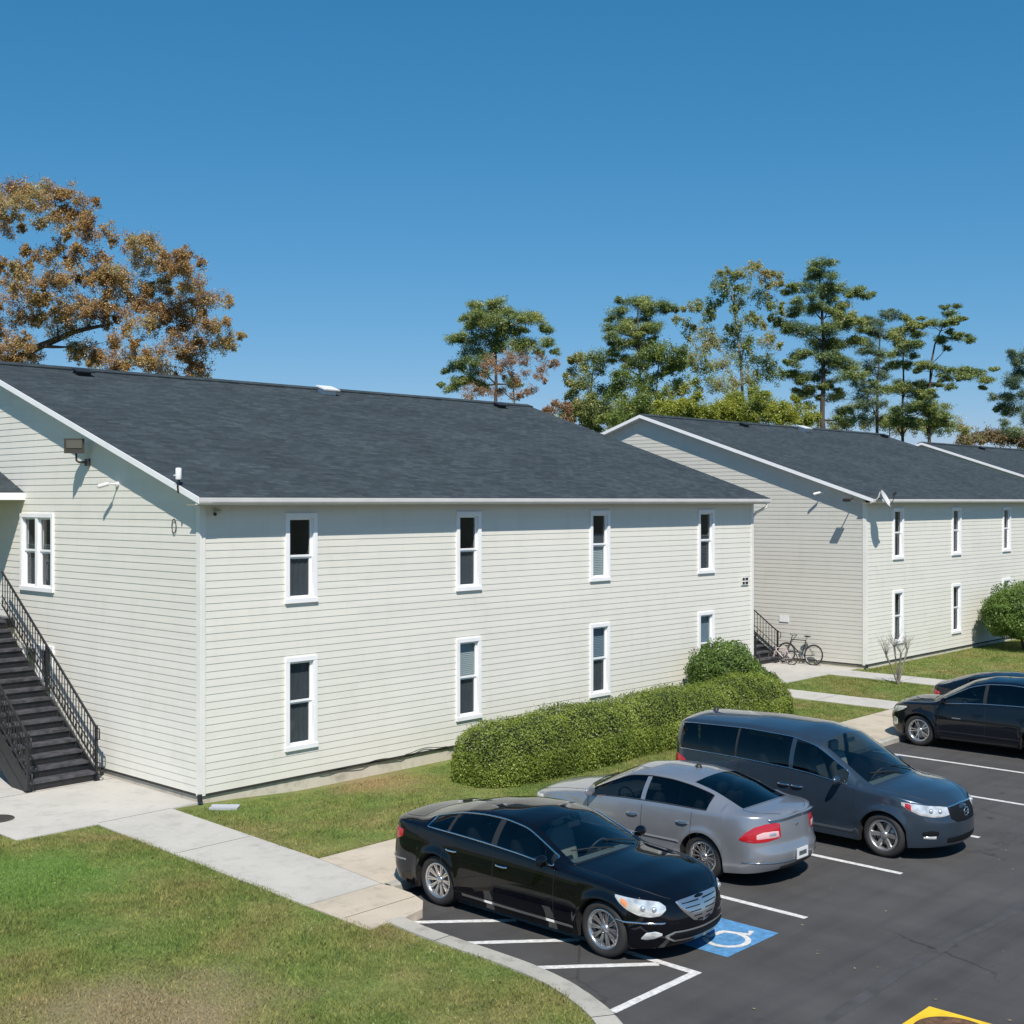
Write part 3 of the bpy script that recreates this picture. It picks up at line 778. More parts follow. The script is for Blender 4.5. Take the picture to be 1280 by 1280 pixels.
    mb.add(vs, [(i, k+i, k+i+1, i+1) for i in range(k-1)], False)
    mb.add([(xa-.01, y, z) for y, z in pr[:-1]], [tuple(range(k-1))], False); mb.add([(xb+.01, y, z) for y, z in pr[:-1]], [tuple(reversed(range(k-1)))], False)
    mb.build('gutter', M['gutter'], root)
    # downspout at the far corner
    mb = MB()
    xd = BL+.07
    mb.tube([(xd+.12, -.36, EZ), (xd+.12, -.36, EZ-.10), (xd+.02, -.05, EZ-.28), (xd, .06, EZ-.42), (xd, .06, .35), (xd+.02, -.05, .2)], .04, 6)
    mb.build('downspout', M['whitedull'], root)
    # near corner drain stub
    mb = MB(); mb.tube([(-.05, -.06, ZS+.02), (-.05, -.07, .15)], .045, 8); mb.build('drain_pipe', M['blackplastic'], root)
    # vents
    for (vx, kind) in vents:
        vy = 8.45; vz = roofz(vy)
        mb = MB(); up = Vector((0, -SL, 1)).normalized(); al = Vector((0, 1, SL)).normalized()
        if kind == 'w':
            cc = Vector((vx, vy, vz))+up*.075
            for (rr, h0) in ((.22, 0),):
                mb.obox(cc, (1, 0, 0), al, up, .20, .16, .075); mb.obox(cc+up*.09-al*.02, (1, 0, 0), al, up, .27, .22, .018)
            mb.build('roof_vent', M['camwhite'], root)
        else:
            cc = Vector((vx, vy, vz))+up*.05
            mb.obox(cc, (1, 0, 0), al, up, .17, .12, .05); mb.obox(cc+up*.06-al*.03, (1, 0, 0), al, up, .22, .17, .012)
            mb.build('roof_vent', M['blackplastic'], root)
    # canopy over the stair landing
    mb = MB(); x0, x1 = -2.6, 0; e0, e1, rz, ez = 6.8, 11.2, 6.68, 5.78
    mb.add([(x0, e0, ez), (x1, e0, ez), (x1, 9, rz), (x0, 9, rz), (x1, e1, ez), (x0, e1, ez)], [(0, 1, 2, 3), (3, 2, 4, 5)]); 
    mb.add([(x0, e0, ez-.04), (x1, e0, ez-.04), (x1, 9, rz-.04), (x0, 9, rz-.04), (x1, e1, ez-.04), (x0, e1, ez-.04)], [(0, 3, 2, 1), (3, 5, 4, 2)])
    can = mb.build('canopy_roof', M['shingle'], root)
    for y in (e0-.02, e1):
        mb = MB(); mb.box(x0, -.003, y, y+.02, ez-.16, ez-.005); mb.build('fascia', M['white'], can)
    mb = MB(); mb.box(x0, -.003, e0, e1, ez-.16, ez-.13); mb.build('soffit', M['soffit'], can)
    mb = MB(); mb.add([(x0-.01, e0, ez-.15), (x0-.01, e1, ez-.15), (x0-.01, 9, rz-.02)], [(0, 2, 1)]); mb.build('gable_panel', M['siding'], can)
    for py in (e0+.12, e1-.12):
        mb = MB(); mb.box(x0+.05, x0+.17, py-.06, py+.06, 3.0, ez-.16); mb.build('post', M['whitedull'], root)
    return root
b1 = building('apartment_building', 0, 0, 0, 'nearest long two-storey building, pale siding, large dark roof, parked cars in front',
              ['greylower', 'greylower', 'lightlower', 'slat', 'grey', 'lightupper', 'blueupper', 'blue'], [(2.22, 'd'), (9.65, 'w'), (16.73, 'd')])
b2 = building('apartment_building', 25.15, 0, 0, 'middle pale building beyond the gap, bicycle leaning on its gable wall',
              ['dark', 'grey', 'dark', 'grey', 'slat', 'dark', 'blue', 'dark'], [(5.9, 'd'), (10.6, 'w'), (18.0, 'd')])
b3 = building('apartment_building', 49.6, .5, -.2, 'farthest building at the right edge, only its dark roof and white rake showing',
              ['dark']*8, [(5.9, 'd')])

# ------------------------------------------------------------------ stairs
def stairs(X0, label, dz=0):
    t = thing('outdoor_staircase', (X0, 3.07, .12+dz), label, 'staircase', 'black steel stairs on the gable walls')
    xl, xr = -1.75, -.36; rise, run, n = .181, .2535, 16
    tr = MB()
    for k in range(n):
        y = k*run; z = (k+1)*rise
        tr.box(xl+.03, xr-.03, y-.01, y+run+.015, z-.045, z)
        tr.box(xl+.03, xr-.03, y-.022, y-.012, z-.05, z+.004)
    tr.build('tread', M['tread'], t)
    ri = MB()
    for k in range(n): ri.box(xl+.031, xr-.031, k*run+.012, k*run+.02, k*rise-.03, (k+1)*rise-.046)
    ri.build('riser', M['blackmetal'], t)
    st = MB()
    st.box(xl+.03, xr-.03, .015, .03, 0, rise-.06)
    for x in (xl, xr):
        y1 = n*run; z1 = n*rise
        vs = []
        for xx in (x-.02, x+.02):
            vs += [(xx, -.06, 0), (xx, .12, 0), (xx, y1+.1, z1-.27), (xx, y1+.1, z1+.04), (xx, -.06, rise-.02)]
        st.add(vs, [(4, 3, 2, 1, 0), (5, 6, 7, 8, 9), (0, 1, 6, 5), (1, 2, 7, 6), (2, 3, 8, 7), (3, 4, 9, 8), (4, 0, 5, 9)], False)
    st.build('stringer', M['blackmetal'], t)
    # closed panel under the flight
    un = MB(); un.add([(xl-.024, .1, .0), (xl-.024, n*run, n*rise-.3), (xl-.024, n*run, n*rise-.75), (xl-.024, .62, .0)], [(0, 1, 2, 3)]); 
    un.build('underside_panel', M['blackmetal'], t)
    for x in (xl, xr):
        rl = MB()
        def zr(y): return rise+(y/run)*rise
        h = .86
        y1 = n*run
        rl.bar((x, .0, zr(0)+h), (x, y1, zr(y1)+h), .038, .03)
        rl.bar((x, .0, zr(0)+.14), (x, y1, zr(y1)+.14), .03, .02)
        rl.bar((x, .0, zr(0)+.34), (x, y1, zr(y1)+.34), .02, .015)
        # loop at the foot
        rl.tube([(x, 0, zr(0)+h), (x, -.12, zr(0)+h-.02), (x, -.12, zr(0)+h-.22), (x, 0, zr(0)+h-.24)], .014, 6)
        rl.tube([(x, 0, .36), (x, -.16, .36), (x, -.16, .14), (x, 0, .1)], .014, 6)
        rl.build('handrail', M['blackmetal'], t)
        ba = MB(); k = 0; y = .11
        while y < y1:
            ba.bar((x, y, zr(y)+.1), (x, y, zr(y)+h), .014); 
            if (k % 2) == 0: ba.sphere((x, y, zr(y)+.24), .024, .024, .05, 4)
            y += .115; k += 1
        ba.build('baluster', M['blackmetal'], t)
        ne = MB(); ne.box(x-.025, x+.025, -.025, .025, 0, zr(0)+h+.03); ne.box(x-.06, x+.06, -.06, .06, 0, .015)
        ne.box(x-.025, x+.025, y1/2-.02, y1/2+.02, zr(y1/2)-.05, zr(y1/2)+h)
        ne.build('newel_post', M['blackmetal'], t)
    # landing
    la = MB(); y1 = n*run; z1 = n*rise
    la.box(-2.5, -.04, y1+.11, y1+4.0, z1-.2, z1)
    for px in (-2.4, -.2):
        for py in (y1+.2, y1+3.8): la.box(px-.05, px+.05, py-.05, py+.05, 0, z1-.2)
    la.bar((-2.5, y1+.15, z1+1), (-2.5, y1+4.0, z1+1), .04)
    for i in range(32): la.bar((-2.5, y1+.2+i*.12, z1), (-2.5, y1+.2+i*.12, z1+1), .016)
    la.bar((-2.5, y1+.15, z1+1), (-1.78, y1+.15, z1+1), .04)
    for i in range(6): la.bar((-2.42+i*.12, y1+.15, z1), (-2.42+i*.12, y1+.15, z1+1), .016)
    la.build('landing', M['blackmetal'], t)
    return t
stairs(0, 'black steel stairs climbing the near gable wall at the left edge')
stairs(25.15, 'black steel stairs between the two buildings, beside the bicycle')

# ------------------------------------------------------------------ wall fixtures
def floodlight(X, Y, Z):
    t = thing('floodlight', (X, Y, Z), 'dark bronze floodlight on an arm below the roof edge of the near gable', 'floodlight')
    mb = MB(); mb.obox((-.03, 0, 0), (1, 0, 0), (0, 1, 0), (0, 0, 1), .03, .07, .07); mb.build('mount', M['bronze'], t)
    mb = MB(); mb.tube([(-.05, 0, 0), (-.22, 0, .0), (-.27, 0, .03), (-.28, 0, .22)], .022, 8); mb.build('arm', M['bronze'], t)
    mb = MB()
    a = Vector((-.30, 0, .33)); ax = Vector((-.62, -.78, -.08)).normalized(); ay = Vector((-.78, .62, 0)).normalized(); az = ax.cross(ay)
    if az.z < 0: az = -az
    P = []
    for (fx, wy, z0, z1) in ((-.09, .13, -.08, .10), (.09, .20, -.15, .15)):
        for (yy, zz) in ((-wy, z0), (wy, z0), (wy, z1), (-wy, z1)): P.append(a+ax*fx+ay*yy+az*zz)
    mb.add(P, [(0, 1, 2, 3), (7, 6, 5, 4), (0, 4, 5, 1), (1, 5, 6, 2), (2, 6, 7, 3), (3, 7, 4, 0)], False)
    hd = mb.build('lamp_head', M['bronze'], t)
    mb = MB(); mb.obox(a+ax*.095+az*.035, ax, ay, az, .008, .15, .08); mb.build('lens', M['lampglass'], hd)
floodlight(0, 4.02, 6.38)
def bullet_cam(X, Y, Z, d, label, beige=False, L=.2, arm=.22):
    """wall plate at (X,Y,Z); d = outward dir of the arm"""
    t = thing('security_camera', (X, Y, Z), label, 'camera')
    m = M['beige'] if beige else M['camwhite']
    d = Vector(d).normalized(); side = Vector((0, 1, 0)) if abs(d.x) > .5 else Vector((-1, 0, 0))
    mb = MB(); mb.tube([(0, 0, 0), tuple(d*.05)], .05, 12); mb.build('mount', m, t)
    mb = MB(); mb.tube([tuple(d*.04), tuple(d*arm)], .018, 8); mb.build('arm', m, t)
    mb = MB(); a = d*(arm+.01); b = a+(side*.75+d*.45+Vector((0, 0, -.22))).normalized()*L
    mb.tube([tuple(a-(b-a)*.15), tuple(a), tuple(b)], [.03, .04, .042], 12); bd = mb.build('camera_body', m, t)
    mb = MB(); mb.tube([tuple(b), tuple(b+(b-a).normalized()*.012)], .034, 12); mb.build('lens', M['blackplastic'], bd)
bullet_cam(0, 2.86, 5.93, (-1, 0, 0), 'white bullet camera on the near gable wall, right of the floodlight')
bullet_cam(.32, -.02, 5.41, (0, -1, 0), 'beige camera under the front eave of the nearest building', True, .2, .12)
bullet_cam(25.15, 1.55, 5.87, (-1, 0, 0), 'small white camera high on the gable of the middle building')
t = thing('rooftop_antenna', (-.31, .22, 5.86), 'white cylinder antenna on a black clamp at the roof edge corner', 'antenna')
mb = MB(); mb.tube([(0, 0, -.12), (-.02, 0, .0), (0, -.02, .12)], .018, 8); mb.bar((-.04, -.04, -.08), (.05, .1, -.02), .03); mb.build('clamp', M['blackplastic'], t)
mb = MB(); mb.lathe([(0, .12), (.05, .12), (.055, .14), (.055, .32), (.045, .335), (0, .34)], 16); mb.tube([(0, 0, .2), (-.09, .02, .2)], .01, 6); mb.build('antenna_body', M['camwhite'], t)
mb = MB(); mb.tube([(-.03, .82+.07*math.cos(a), 5.13+.13*math.sin(a)) for a in np.linspace(0, 2*PI, 20)[:-1]], .009, 6, closed=True)
tag(mb.build('cable_loop', M['blackplastic']), 'small dark cable loop hanging on the near gable wall', 'cable')
mb = MB(); mb.tube([(25.15-.03, .82+.07*math.cos(a), 5.13+.13*math.sin(a)) for a in np.linspace(0, 2*PI, 20)[:-1]], .009, 6, closed=True)
# satellite dish at the corner of the middle building
t = thing('satellite_dish', (25.02, -.42, 5.55), 'grey satellite dish on a bracket at the corner of the middle building', 'satellite dish')
mb = MB(); mb.tube([(.1, .1, .12), (0, 0, .05), (-.02, -.12, .18), (0, -.16, .34)], .025, 8); mb.build('mount', M['gutter'], t)
mb = MB(); ax = Vector((.25, -1, .55)).normalized(); MM = Matrix.Translation((.12, -.28, .12)) @ ax.to_track_quat('Z', 'Y').to_matrix().to_4x4()
mb.lathe([(0, -.05), (.12, -.042), (.22, -.02), (.30, .02), (.305, .022), (.30, .012), (.2, -.03), (0, -.06)], 28, MM); mb.build('dish', M['gutter'], t)
mb = MB(); mb.tube([MM @ Vector((0, -.28, .0)), MM @ Vector((0, -.15, .2)), MM @ Vector((0, 0, .33))], .012, 6); mb.obox(MM @ Vector((0, 0, .33)), ax, (0, 0, 1), (1, 0, 0), .05, .04, .04); mb.build('receiver_arm', M['blackplastic'], t)
t = thing('flood_pole', (25.0, .3, 5.62), 'grey floodlight on a short arm at the roof corner of the middle building', 'floodlight')
mb = MB(); mb.tube([(.1, .1, -.05), (-.25, 0, .0), (-.42, -.02, .03)], .02, 8); mb.build('arm', M['gutter'], t)
mb = MB(); mb.obox((-.5, -.02, .03), (1, 0, .3), (0, 1, 0), (-.3, 0, 1), .12, .13, .05); mb.build('lamp_head', M['bronze'], t)
t.name = 'floodlight'
# wall plates and signs
t = thing('wall_sign', (17.95, -.03, 3.32), 'small dark building number plate high at right end of nearest front wall', 'sign')
mb = MB(); mb.box(-.17, .17, -.012, .01, -.11, .11); mb.build('plate', M['whitedull'], t)
mb = MB()
for zz in (.055, -.055):
    mb.box(-.14, -.03, -.018, -.013, zz-.035, zz+.035); mb.box(.01, .14, -.018, -.013, zz-.035, zz+.035)
mb.build('lettering', M['blackplastic'], t)
mb = MB(); mb.box(25.15-.035, 25.15-.014, 2.85, 3.2, 1.46, 1.68)
tag(mb.build('wall_plate', M['camwhite']), 'small white plate on the gable wall above the bicycle', 'wall plate')
# splash block
mb = MB(); P = [(-.42, -.75), (.28, -.98), (.32, -.62), (-.30, -.38)]
mb = MB(); ax_ = Vector((.6835, -.7299, 0)); ay_ = Vector((.7299, .6835, 0)); cc = Vector((.10, -.62, .105))
mb.obox(cc, ax_, ay_, (0, 0, 1), .25, .12, .02)
for sg in (-1, 1): mb.obox(cc+ay_*.11*sg+Vector((0, 0, .026)), ax_, ay_, (0, 0, 1), .25, .012, .012)
tag(mb.build('splash_block', M['splash']), 'pale grey splash block on the grass at the near building corner', 'splash block')
# wires along the foundation
mb = MB(); pts = []
for i in range(60):
    x = 2.7+i*.12; pts.append((x, -.04-.01*math.sin(i), .25+.03*math.sin(i*.6)*(1 if 8 < i < 40 else .2)+(.05 if 18 < i < 30 else 0)))
mb.tube(pts, .008, 5); tag(mb.build('cable', M['blackplastic']), 'thin black cable sagging along the foot of the front wall', 'cable')

# ------------------------------------------------------------------ foliage
def rand_quads(C, size, aspect=.6, nrm=None, spread=.9):
    n = len(C)
    nn = rng.normal(size=(n, 3))
    if nrm is not None: nn = nrm+spread*nn
    nn /= (np.linalg.norm(nn, axis=1)[:, None]+1e-9)
    d = np.cross(nn, rng.normal(size=(n, 3))); d /= (np.linalg.norm(d, axis=1)[:, None]+1e-9)
    e = np.cross(nn, d)
    s = (size*rng.uniform(.6, 1.3, n))[:, None]
    V = np.zeros((n, 4, 3))
    V[:, 0] = C-d*s*.5; V[:, 1] = C+e*s*aspect*.5; V[:, 2] = C+d*s*.5; V[:, 3] = C-e*s*aspect*.5
    return V
def clump_points(c, r, n, sub=7, subr=.45, flatz=.7):
    c = np.array(c); out = []
    for _ in range(sub):
        o = rng.normal(size=3); o /= np.linalg.norm(o); o *= rng.uniform(.2, .95)
        sc = c+o*np.array([r[0], r[1], r[2]]); k = max(3, int(n/sub*rng.uniform(.6, 1.4)))
        p = rng.normal(size=(k, 3))*.62
        out.append(sc+p*np.array([r[0], r[1], r[2]])*subr)
    return np.concatenate(out)
leafmats = {
 'oak': leaf_mat('oak_leaves', [(.25, (0.158, 0.110, 0.064)), (.42, (0.372, 0.205, 0.073)), (.55, (0.500, 0.313, 0.103)), (.7, (0.389, 0.362, 0.175)), (.8, (0.278, 0.288, 0.145))], .45, .35, .04),
 'brown': leaf_mat('brown_leaves', [(.3, (0.189, 0.129, 0.077)), (.55, (0.363, 0.210, 0.108)), (.75, (0.392, 0.271, 0.169))], .5, .35, .03),
 'pine': leaf_mat('pine_needles', [(.3, (0.080, 0.129, 0.045)), (.5, (0.162, 0.231, 0.063)), (.65, (0.273, 0.317, 0.080)), (.8, (0.362, 0.346, 0.090))], .35, .25, .05),
 'bluepine': leaf_mat('blue_green_needles', [(.3, (0.067, 0.117, 0.074)), (.55, (0.133, 0.199, 0.105)), (.8, (0.213, 0.257, 0.125))], .35, .25, .05),
 'spring': leaf_mat('spring_leaves', [(.3, (0.098, 0.152, 0.035)), (.5, (0.197, 0.270, 0.056)), (.7, (0.361, 0.389, 0.070)), (.82, (0.491, 0.439, 0.070))], .25, .4, .04),
 'yellow': leaf_mat('yellow_green_leaves', [(.25, (0.137, 0.189, 0.030)), (.5, (0.275, 0.319, 0.038)), (.75, (0.390, 0.391, 0.045))], .4, .4, .04),
 'mixed': leaf_mat('mixed_leaves', [(.25, (0.103, 0.168, 0.052)), (.42, (0.205, 0.263, 0.073)), (.55, (0.298, 0.335, 0.103)), (.7, (0.389, 0.311, 0.123)), (.8, (0.458, 0.335, 0.144))], .3, .35, .04),
 'hedge': leaf_mat('hedge_leaves', [(.25, (0.097, 0.141, 0.023)), (.5, (0.193, 0.259, 0.043)), (.72, (0.284, 0.353, 0.065)), (.85, (0.363, 0.422, 0.109))], 1.2, .3, .025),
 'bush': leaf_mat('bush_leaves', [(.25, (0.062, 0.108, 0.020)), (.5, (0.124, 0.205, 0.040)), (.75, (0.196, 0.291, 0.059)), (.85, (0.290, 0.367, 0.129))], 1.2, .3, .03),
 'distant': leaf_mat('distant_brown_leaves', [(.3, (0.176, 0.132, 0.070)), (.55, (0.275, 0.192, 0.098)), (.75, (0.176, 0.192, 0.084))], .2, .3, .02),
}
CAM = Vector((-13.005, -19.94, 5.6)); AX = Vector((.7299, .6835, 0)); RX = Vector((.6835, -.7299, 0))
YAW = math.atan2(1490, 1591)
fw = Vector((.7299, .6835, 0)); rt = Vector((.6835, -.7299, 0))
FP = 1591.
def at(px, py, D):
    return CAM+fw*D+rt*((px-640)/FP*D)+Vector((0, 0, -(py-626)/FP*D))
def tree(name, label, cat, D, trunk_px, pads, mat, n_leaf=220, leaf=.2, aspect=.5, bark='bark', thick=.22, depth=.5, branch=True, squash=.6, extra=None, group=None, sub=7, subr=.45, rs=1.0):
    n_leaf = int(n_leaf*3.6); rs *= 1.15; squash *= 1.35; sub += 5; subr *= .9
    """trunk_px: [(px,py)...] bottom to top (first point dropped to the ground); pads: (px,py,rpx) clumps with real depth spread"""
    base = at(*trunk_px[0], D); base.z = .05
    root = thing(name, base, label, cat, group)
    loc = lambda v: v-base
    tp = [Vector((0, 0, 0))]+[loc(at(px, py, D+random.uniform(-.3, .3))) for px, py in trunk_px[1:] or [trunk_px[0]]]
    # densify the trunk
    nodes = []
    tw = MB(); rr = []
    pts = []
    for i in range(len(tp)-1):
        L = (tp[i+1]-tp[i]).length; k = max(2, int(L/1.2))
        for j in range(k): pts.append(tp[i].lerp(tp[i+1], j/k)+Vector((random.uniform(-.06, .06), random.uniform(-.06, .06), 0))*(1 if (i or j) else 0))
    pts.append(tp[-1]); m = len(pts)
    rad = [thick*(1-.82*(i/(m-1))**1.1) for i in range(m)]; rad[0] *= 1.25
    tw.tube(pts, rad, 9)
    nodes = [(p, rad[i]) for i, p in enumerate(pts) if p.z > pts[-1].z*.25]
    tw.build('trunk', M[bark], root)
    cl = []
    for pd in pads:
        px, py, r = pd[:3]
        rm = r*rs/FP*D
        dd = D+random.uniform(-1, 1)*depth*abs(px-trunk_px[-1][0])/FP*D*.9+random.uniform(-1, 1)*rm*1.3
        cl.append((loc(at(px+random.uniform(-2, 2), py, dd)), rm, pd[3] if len(pd) > 3 else mat))
    sat = []
    for (c_, rm, mt) in cl:
        for _ in range(2):
            o = Vector((random.gauss(0, 1), random.gauss(0, 1), random.gauss(0, .45))); o.normalize()
            sat.append((c_+o*rm*random.uniform(.9, 1.5), rm*random.uniform(.45, .7), mt))
    cl += sat
    if extra: cl += extra(base)
    br = MB()
    order = sorted(cl, key=lambda c_: min((c_[0]-p).length for p, _ in nodes))
    for (c_, rm, mt) in order:
        best = min(nodes, key=lambda q: (c_-q[0]).length+max(0, q[0].z-c_.z+.2)*2.0)
        p0, r0 = best; L = (c_-p0).length
        if L < .05: continue
        ra = min(r0*.7, .03+.022*L**.8+thick*.10)
        k = max(3, int(L/.8)+1); P = []
        up = Vector((0, 0, 1))*L*.10
        for i in range(k+1):
            t_ = i/k; P.append(p0.lerp(c_, t_)+up*math.sin(PI*t_)*-.5+Vector([random.uniform(-.05, .05)*L*.5 for _ in range(3)])*(1 if 0 < i < k else 0))
        RR = [ra*(1-.7*i/k) for i in range(k+1)]
        br.tube(P, RR, 6)
        for i in range(1, k+1): nodes.append((P[i], RR[i]))
        for _ in range(4):   # twigs in the clump
            e = c_+Vector([random.uniform(-1, 1)*rm, random.uniform(-1, 1)*rm, random.uniform(-.5, .9)*rm*squash*1.4])
            br.tube([P[-2].lerp(c_, .5), c_.lerp(e, .5)+Vector((0, 0, .06*rm)), e], [RR[-1]*.8, RR[-1]*.5, .008], 4)
    br.build('branch', M[bark], root)
    by = {}
    for (c_, rm, mt) in cl:
        n = int(n_leaf*max(.5, (rm/.8)**1.5))
        by.setdefault(mt, []).append(clump_points(c_, (rm, rm, rm*squash), n, sub, subr))
    for mt, ls in by.items():
        C_ = np.concatenate(ls)
        quads_mesh('crown', rand_quads(C_, leaf*.62, aspect, np.array([[-.25, -.35, .75]]), .8), 4, leafmats[mt], root)
    return root
# great oak on the left
oak_pads = [(15,238),(50,240),(70,242),(92,248),(107,262),(57,270),(80,272),(100,280),(112,292),(5,258),(8,285),(28,252),(30,236),(-20,240),(-45,260),(-70,250),(-30,290),(-60,300),
 (70,312),(45,320),(95,325),(120,325),(25,335),(62,337),(15,350),(140,335),(162,305),(185,300),(202,312),(175,320),(195,332),(220,332),(232,325),(237,347),(247,357),(225,370),(200,355),(267,374),(240,387),(212,388),(155,385),(160,358),
 (225,412),(245,405),(264,405),(190,407),(210,432),(240,440),(268,430),(284,424),(250,460),(235,465),(165,398),(140,425),(150,445),(170,445),(120,445),(95,440),(135,452),(110,437),(190,458),(205,460),
 (15,425),(35,435),(10,442),(40,447),(20,402),(15,376),(34,370),(75,374),(87,390),(107,382),(50,396),(70,408),(90,405),(130,360),(110,350),(85,350),(40,352),(130,398),(-10,330),(-30,360),(-20,400),(-50,420),(-80,340),(-100,380),(-90,430),(-120,340),(-140,400),(-150,440),(-70,290),(-110,300),(-160,360),(-180,400),(-20,440),(-60,460),(-110,460),(180,375),(190,388),(150,350),(125,342)]
tree('oak_tree', 'huge spreading oak with rusty brown leaves behind the nearest roof', 'tree', 58, [(-70, 626), (-70, 520), (-40, 470), (20, 448), (50, 432), (92, 415), (128, 407)],
     [(x, y, 15+random.uniform(-3, 5)) for x, y in oak_pads], 'oak', 420, .125, .65, thick=.42, depth=.6, squash=.75, sub=14, subr=.27, rs=1.0)
P1 = [(620,379,12),(599,392,14),(614,398,16),(653,398,14),(666,396,11),(638,414,13),(608,416,14),(626,428,16),(567,423,9),(585,427,11),(593,440,14),(683,410,9),(685,428,9),(668,431,12),(644,431,14),(585,452,11),(573,460,10),(590,466,12),(576,478,10),(563,486,8),(600,480,10),(640,478,9),(632,390,9),(605,405,12)]
tree('pine_tree', 'rounded dark pine standing alone behind the middle of the nearest roof', 'tree', 88, [(618, 626), (620, 480), (620, 384)], P1, 'pine', 460, .27, .24, thick=.26, squash=.5, rs=1.1, group='pines behind the roofs')
PB = [(614,451,11),(638,446,12),(659,449,12),(683,457,11),(608,466,11),(629,460,11),(593,488,11),(617,490,12),(641,478,10),(655,466,10),(640,495,9),(675,470,8),(580,492,9),(665,486,8),(694,455,7)]
tree('brown_tree', 'rusty brown bare-limbed tree in front of the rounded pine', 'tree', 80, [(643, 626), (643, 500), (640, 465)], PB, 'brown', 170, .16, .5, bark='barkpale', thick=.16, squash=.7, sub=10, subr=.3)
P2 = [(730,457,12),(748,451,13),(724,448,10),(736,478,13),(754,490,14),(733,505,13),(760,507,14),(748,518,13),(722,514,12),(715,492,10),(712,478,7),(770,520,12),(700,505,8,'brown'),(690,515,8,'brown'),(712,526,9,'brown'),(745,532,12)]
P2 += [(x, 512+random.uniform(-14, 16), 12) for x in range(712, 800, 11)]
tree('broadleaf_tree', 'loose olive green tree left of the tall pines', 'tree', 92, [(742, 626), (738, 500), (742, 455)], P2, 'mixed', 330, .2, .55, bark='barkpale', thick=.2, squash=.75, sub=9, subr=.36)
P3 = [(795,378,12),(812,384,10),(826,381,10),(837,383,8),(772,392,12),(783,404,13),(807,393,12),(819,409,12),(762,410,8),(783,414,12),(774,431,12),(795,431,14),(801,445,13),(765,420,9),(790,455,12),(810,430,10),(780,448,10)]
tree('pine_tree', 'pine with a flat leaning top, left in the tall group', 'tree', 90, [(800, 626), (800, 470), (797, 385)], P3, 'pine', 460, .27, .24, thick=.25, squash=.45, rs=1.1, group='pines behind the roofs')
P3b = [(822,437,14),(819,452,13),(838,443,13),(777,472,13),(795,480,14),(816,478,14),(783,505,14),(807,502,14),(825,505,14),(847,478,12),(835,462,11),(850,460,10),(800,520,14),(772,490,12),(840,492,12)]
P3b += [(x, 515+random.uniform(-14, 12), 12) for x in range(770, 870, 12)]
tree('broadleaf_tree', 'yellowish green leafy tree beneath the flat-topped pine', 'tree', 82, [(822, 626), (820, 500), (825, 440)], P3b, 'spring', 330, .2, .55, bark='barkpale', thick=.16, squash=.75, sub=9, subr=.36)
P4 = [(896,356,11),(935,339,10),(889,385,11),(922,379,10),(949,372,12),(968,356,8),(929,402,10),(880,418,13),(868,436,11),(932,428,13),(958,431,11),(955,461,13),(899,457,12),(925,452,14),(866,384,7),(903,428,10),(882,398,8),(910,352,8),(920,345,8),(955,350,8),(975,345,6),(965,385,8),(975,400,8),(870,460,10),(885,475,12),(940,475,12),(910,480,12),(970,470,10),(860,405,8),(915,410,7),(945,400,8),(905,370,8),(930,362,8),(855,450,9)]
tree('broadleaf_tree', 'tall airy tree with sparse grey-green leaves and showing limbs', 'tree', 86, [(925, 626), (928, 480), (922, 420), (915, 365)], P4, 'mixed', 200, .2, .55, bark='barkpale', thick=.24, squash=.8, sub=12, subr=.3, rs=1.12)
PY = [(919,499,13),(937,508,14),(965,510,14),(977,517,12),(870,512,13),(893,515,13),(945,497,12),(850,508,12),(834,514,11),(905,510,12),(955,520,12),(925,518,13),(880,520,12),(990,524,10),(1008,526,9)]
PY += [(x, 520+random.uniform(-9, 7), 12) for x in range(828, 1010, 12)]
tree('yellow_green_tree', 'low bright yellow-green tree just above the second roof ridge', 'tree', 74, [(925, 626), (925, 560), (925, 515)], PY, 'yellow', 480, .16, .6, thick=.15, squash=.75, sub=9, subr=.4)
P5 = [(1024,328,12),(1024,341,12),(998,359,12),(1024,359,14),(1046,362,12),(1070,366,11),(1083,369,8),(991,385,11),(1017,388,14),(1054,383,12),(1040,375,10),(1063,395,9),(985,409,12),(1011,413,15),(1040,412,15),(1063,407,12),(1078,412,9),(1017,431,14),(1044,431,14),(1066,428,10),(1001,444,12),(1030,447,13),(1044,454,13),(1065,456,11),(998,470,12),(1057,470,12),(1022,470,12),(1015,485,9),(1040,497,12),(1004,493,10),(1050,515,9),(990,455,8),(1010,505,9),(1035,480,10)]
tree('pine_tree', 'tallest dark pine with tiered boughs and a narrow top', 'tree', 88, [(1029, 626), (1029, 480), (1028, 400), (1024, 334)], P5, 'pine', 460, .27, .24, thick=.3, squash=.42, rs=1.1, group='pines behind the roofs')
P6 = [(1103,393,9),(1090,405,9),(1116,396,8),(1082,398,6),(1090,430,11),(1103,442,11),(1086,457,11),(1103,470,11),(1078,495,11),(1090,503,12),(1072,508,9),(1110,420,9),(1080,440,8),(1115,458,8),(1095,485,10),(1068,480,8),(1097,415,9)]
tree('pine_tree', 'thin bluish pine right of the tallest pine', 'tree', 96, [(1095, 626), (1096, 500), (1102, 398)], P6, 'bluepine', 340, .27, .24, thick=.2, squash=.5, rs=1.1, group='pines behind the roofs')
P7 = [(1129,414,12),(1145,418,9),(1135,431,12),(1119,441,10),(1129,457,10),(1113,487,12),(1132,484,12),(1149,492,12),(1122,514,12),(1116,528,10),(1140,510,11),(1120,424,9),(1142,405,7),(1136,530,10)]
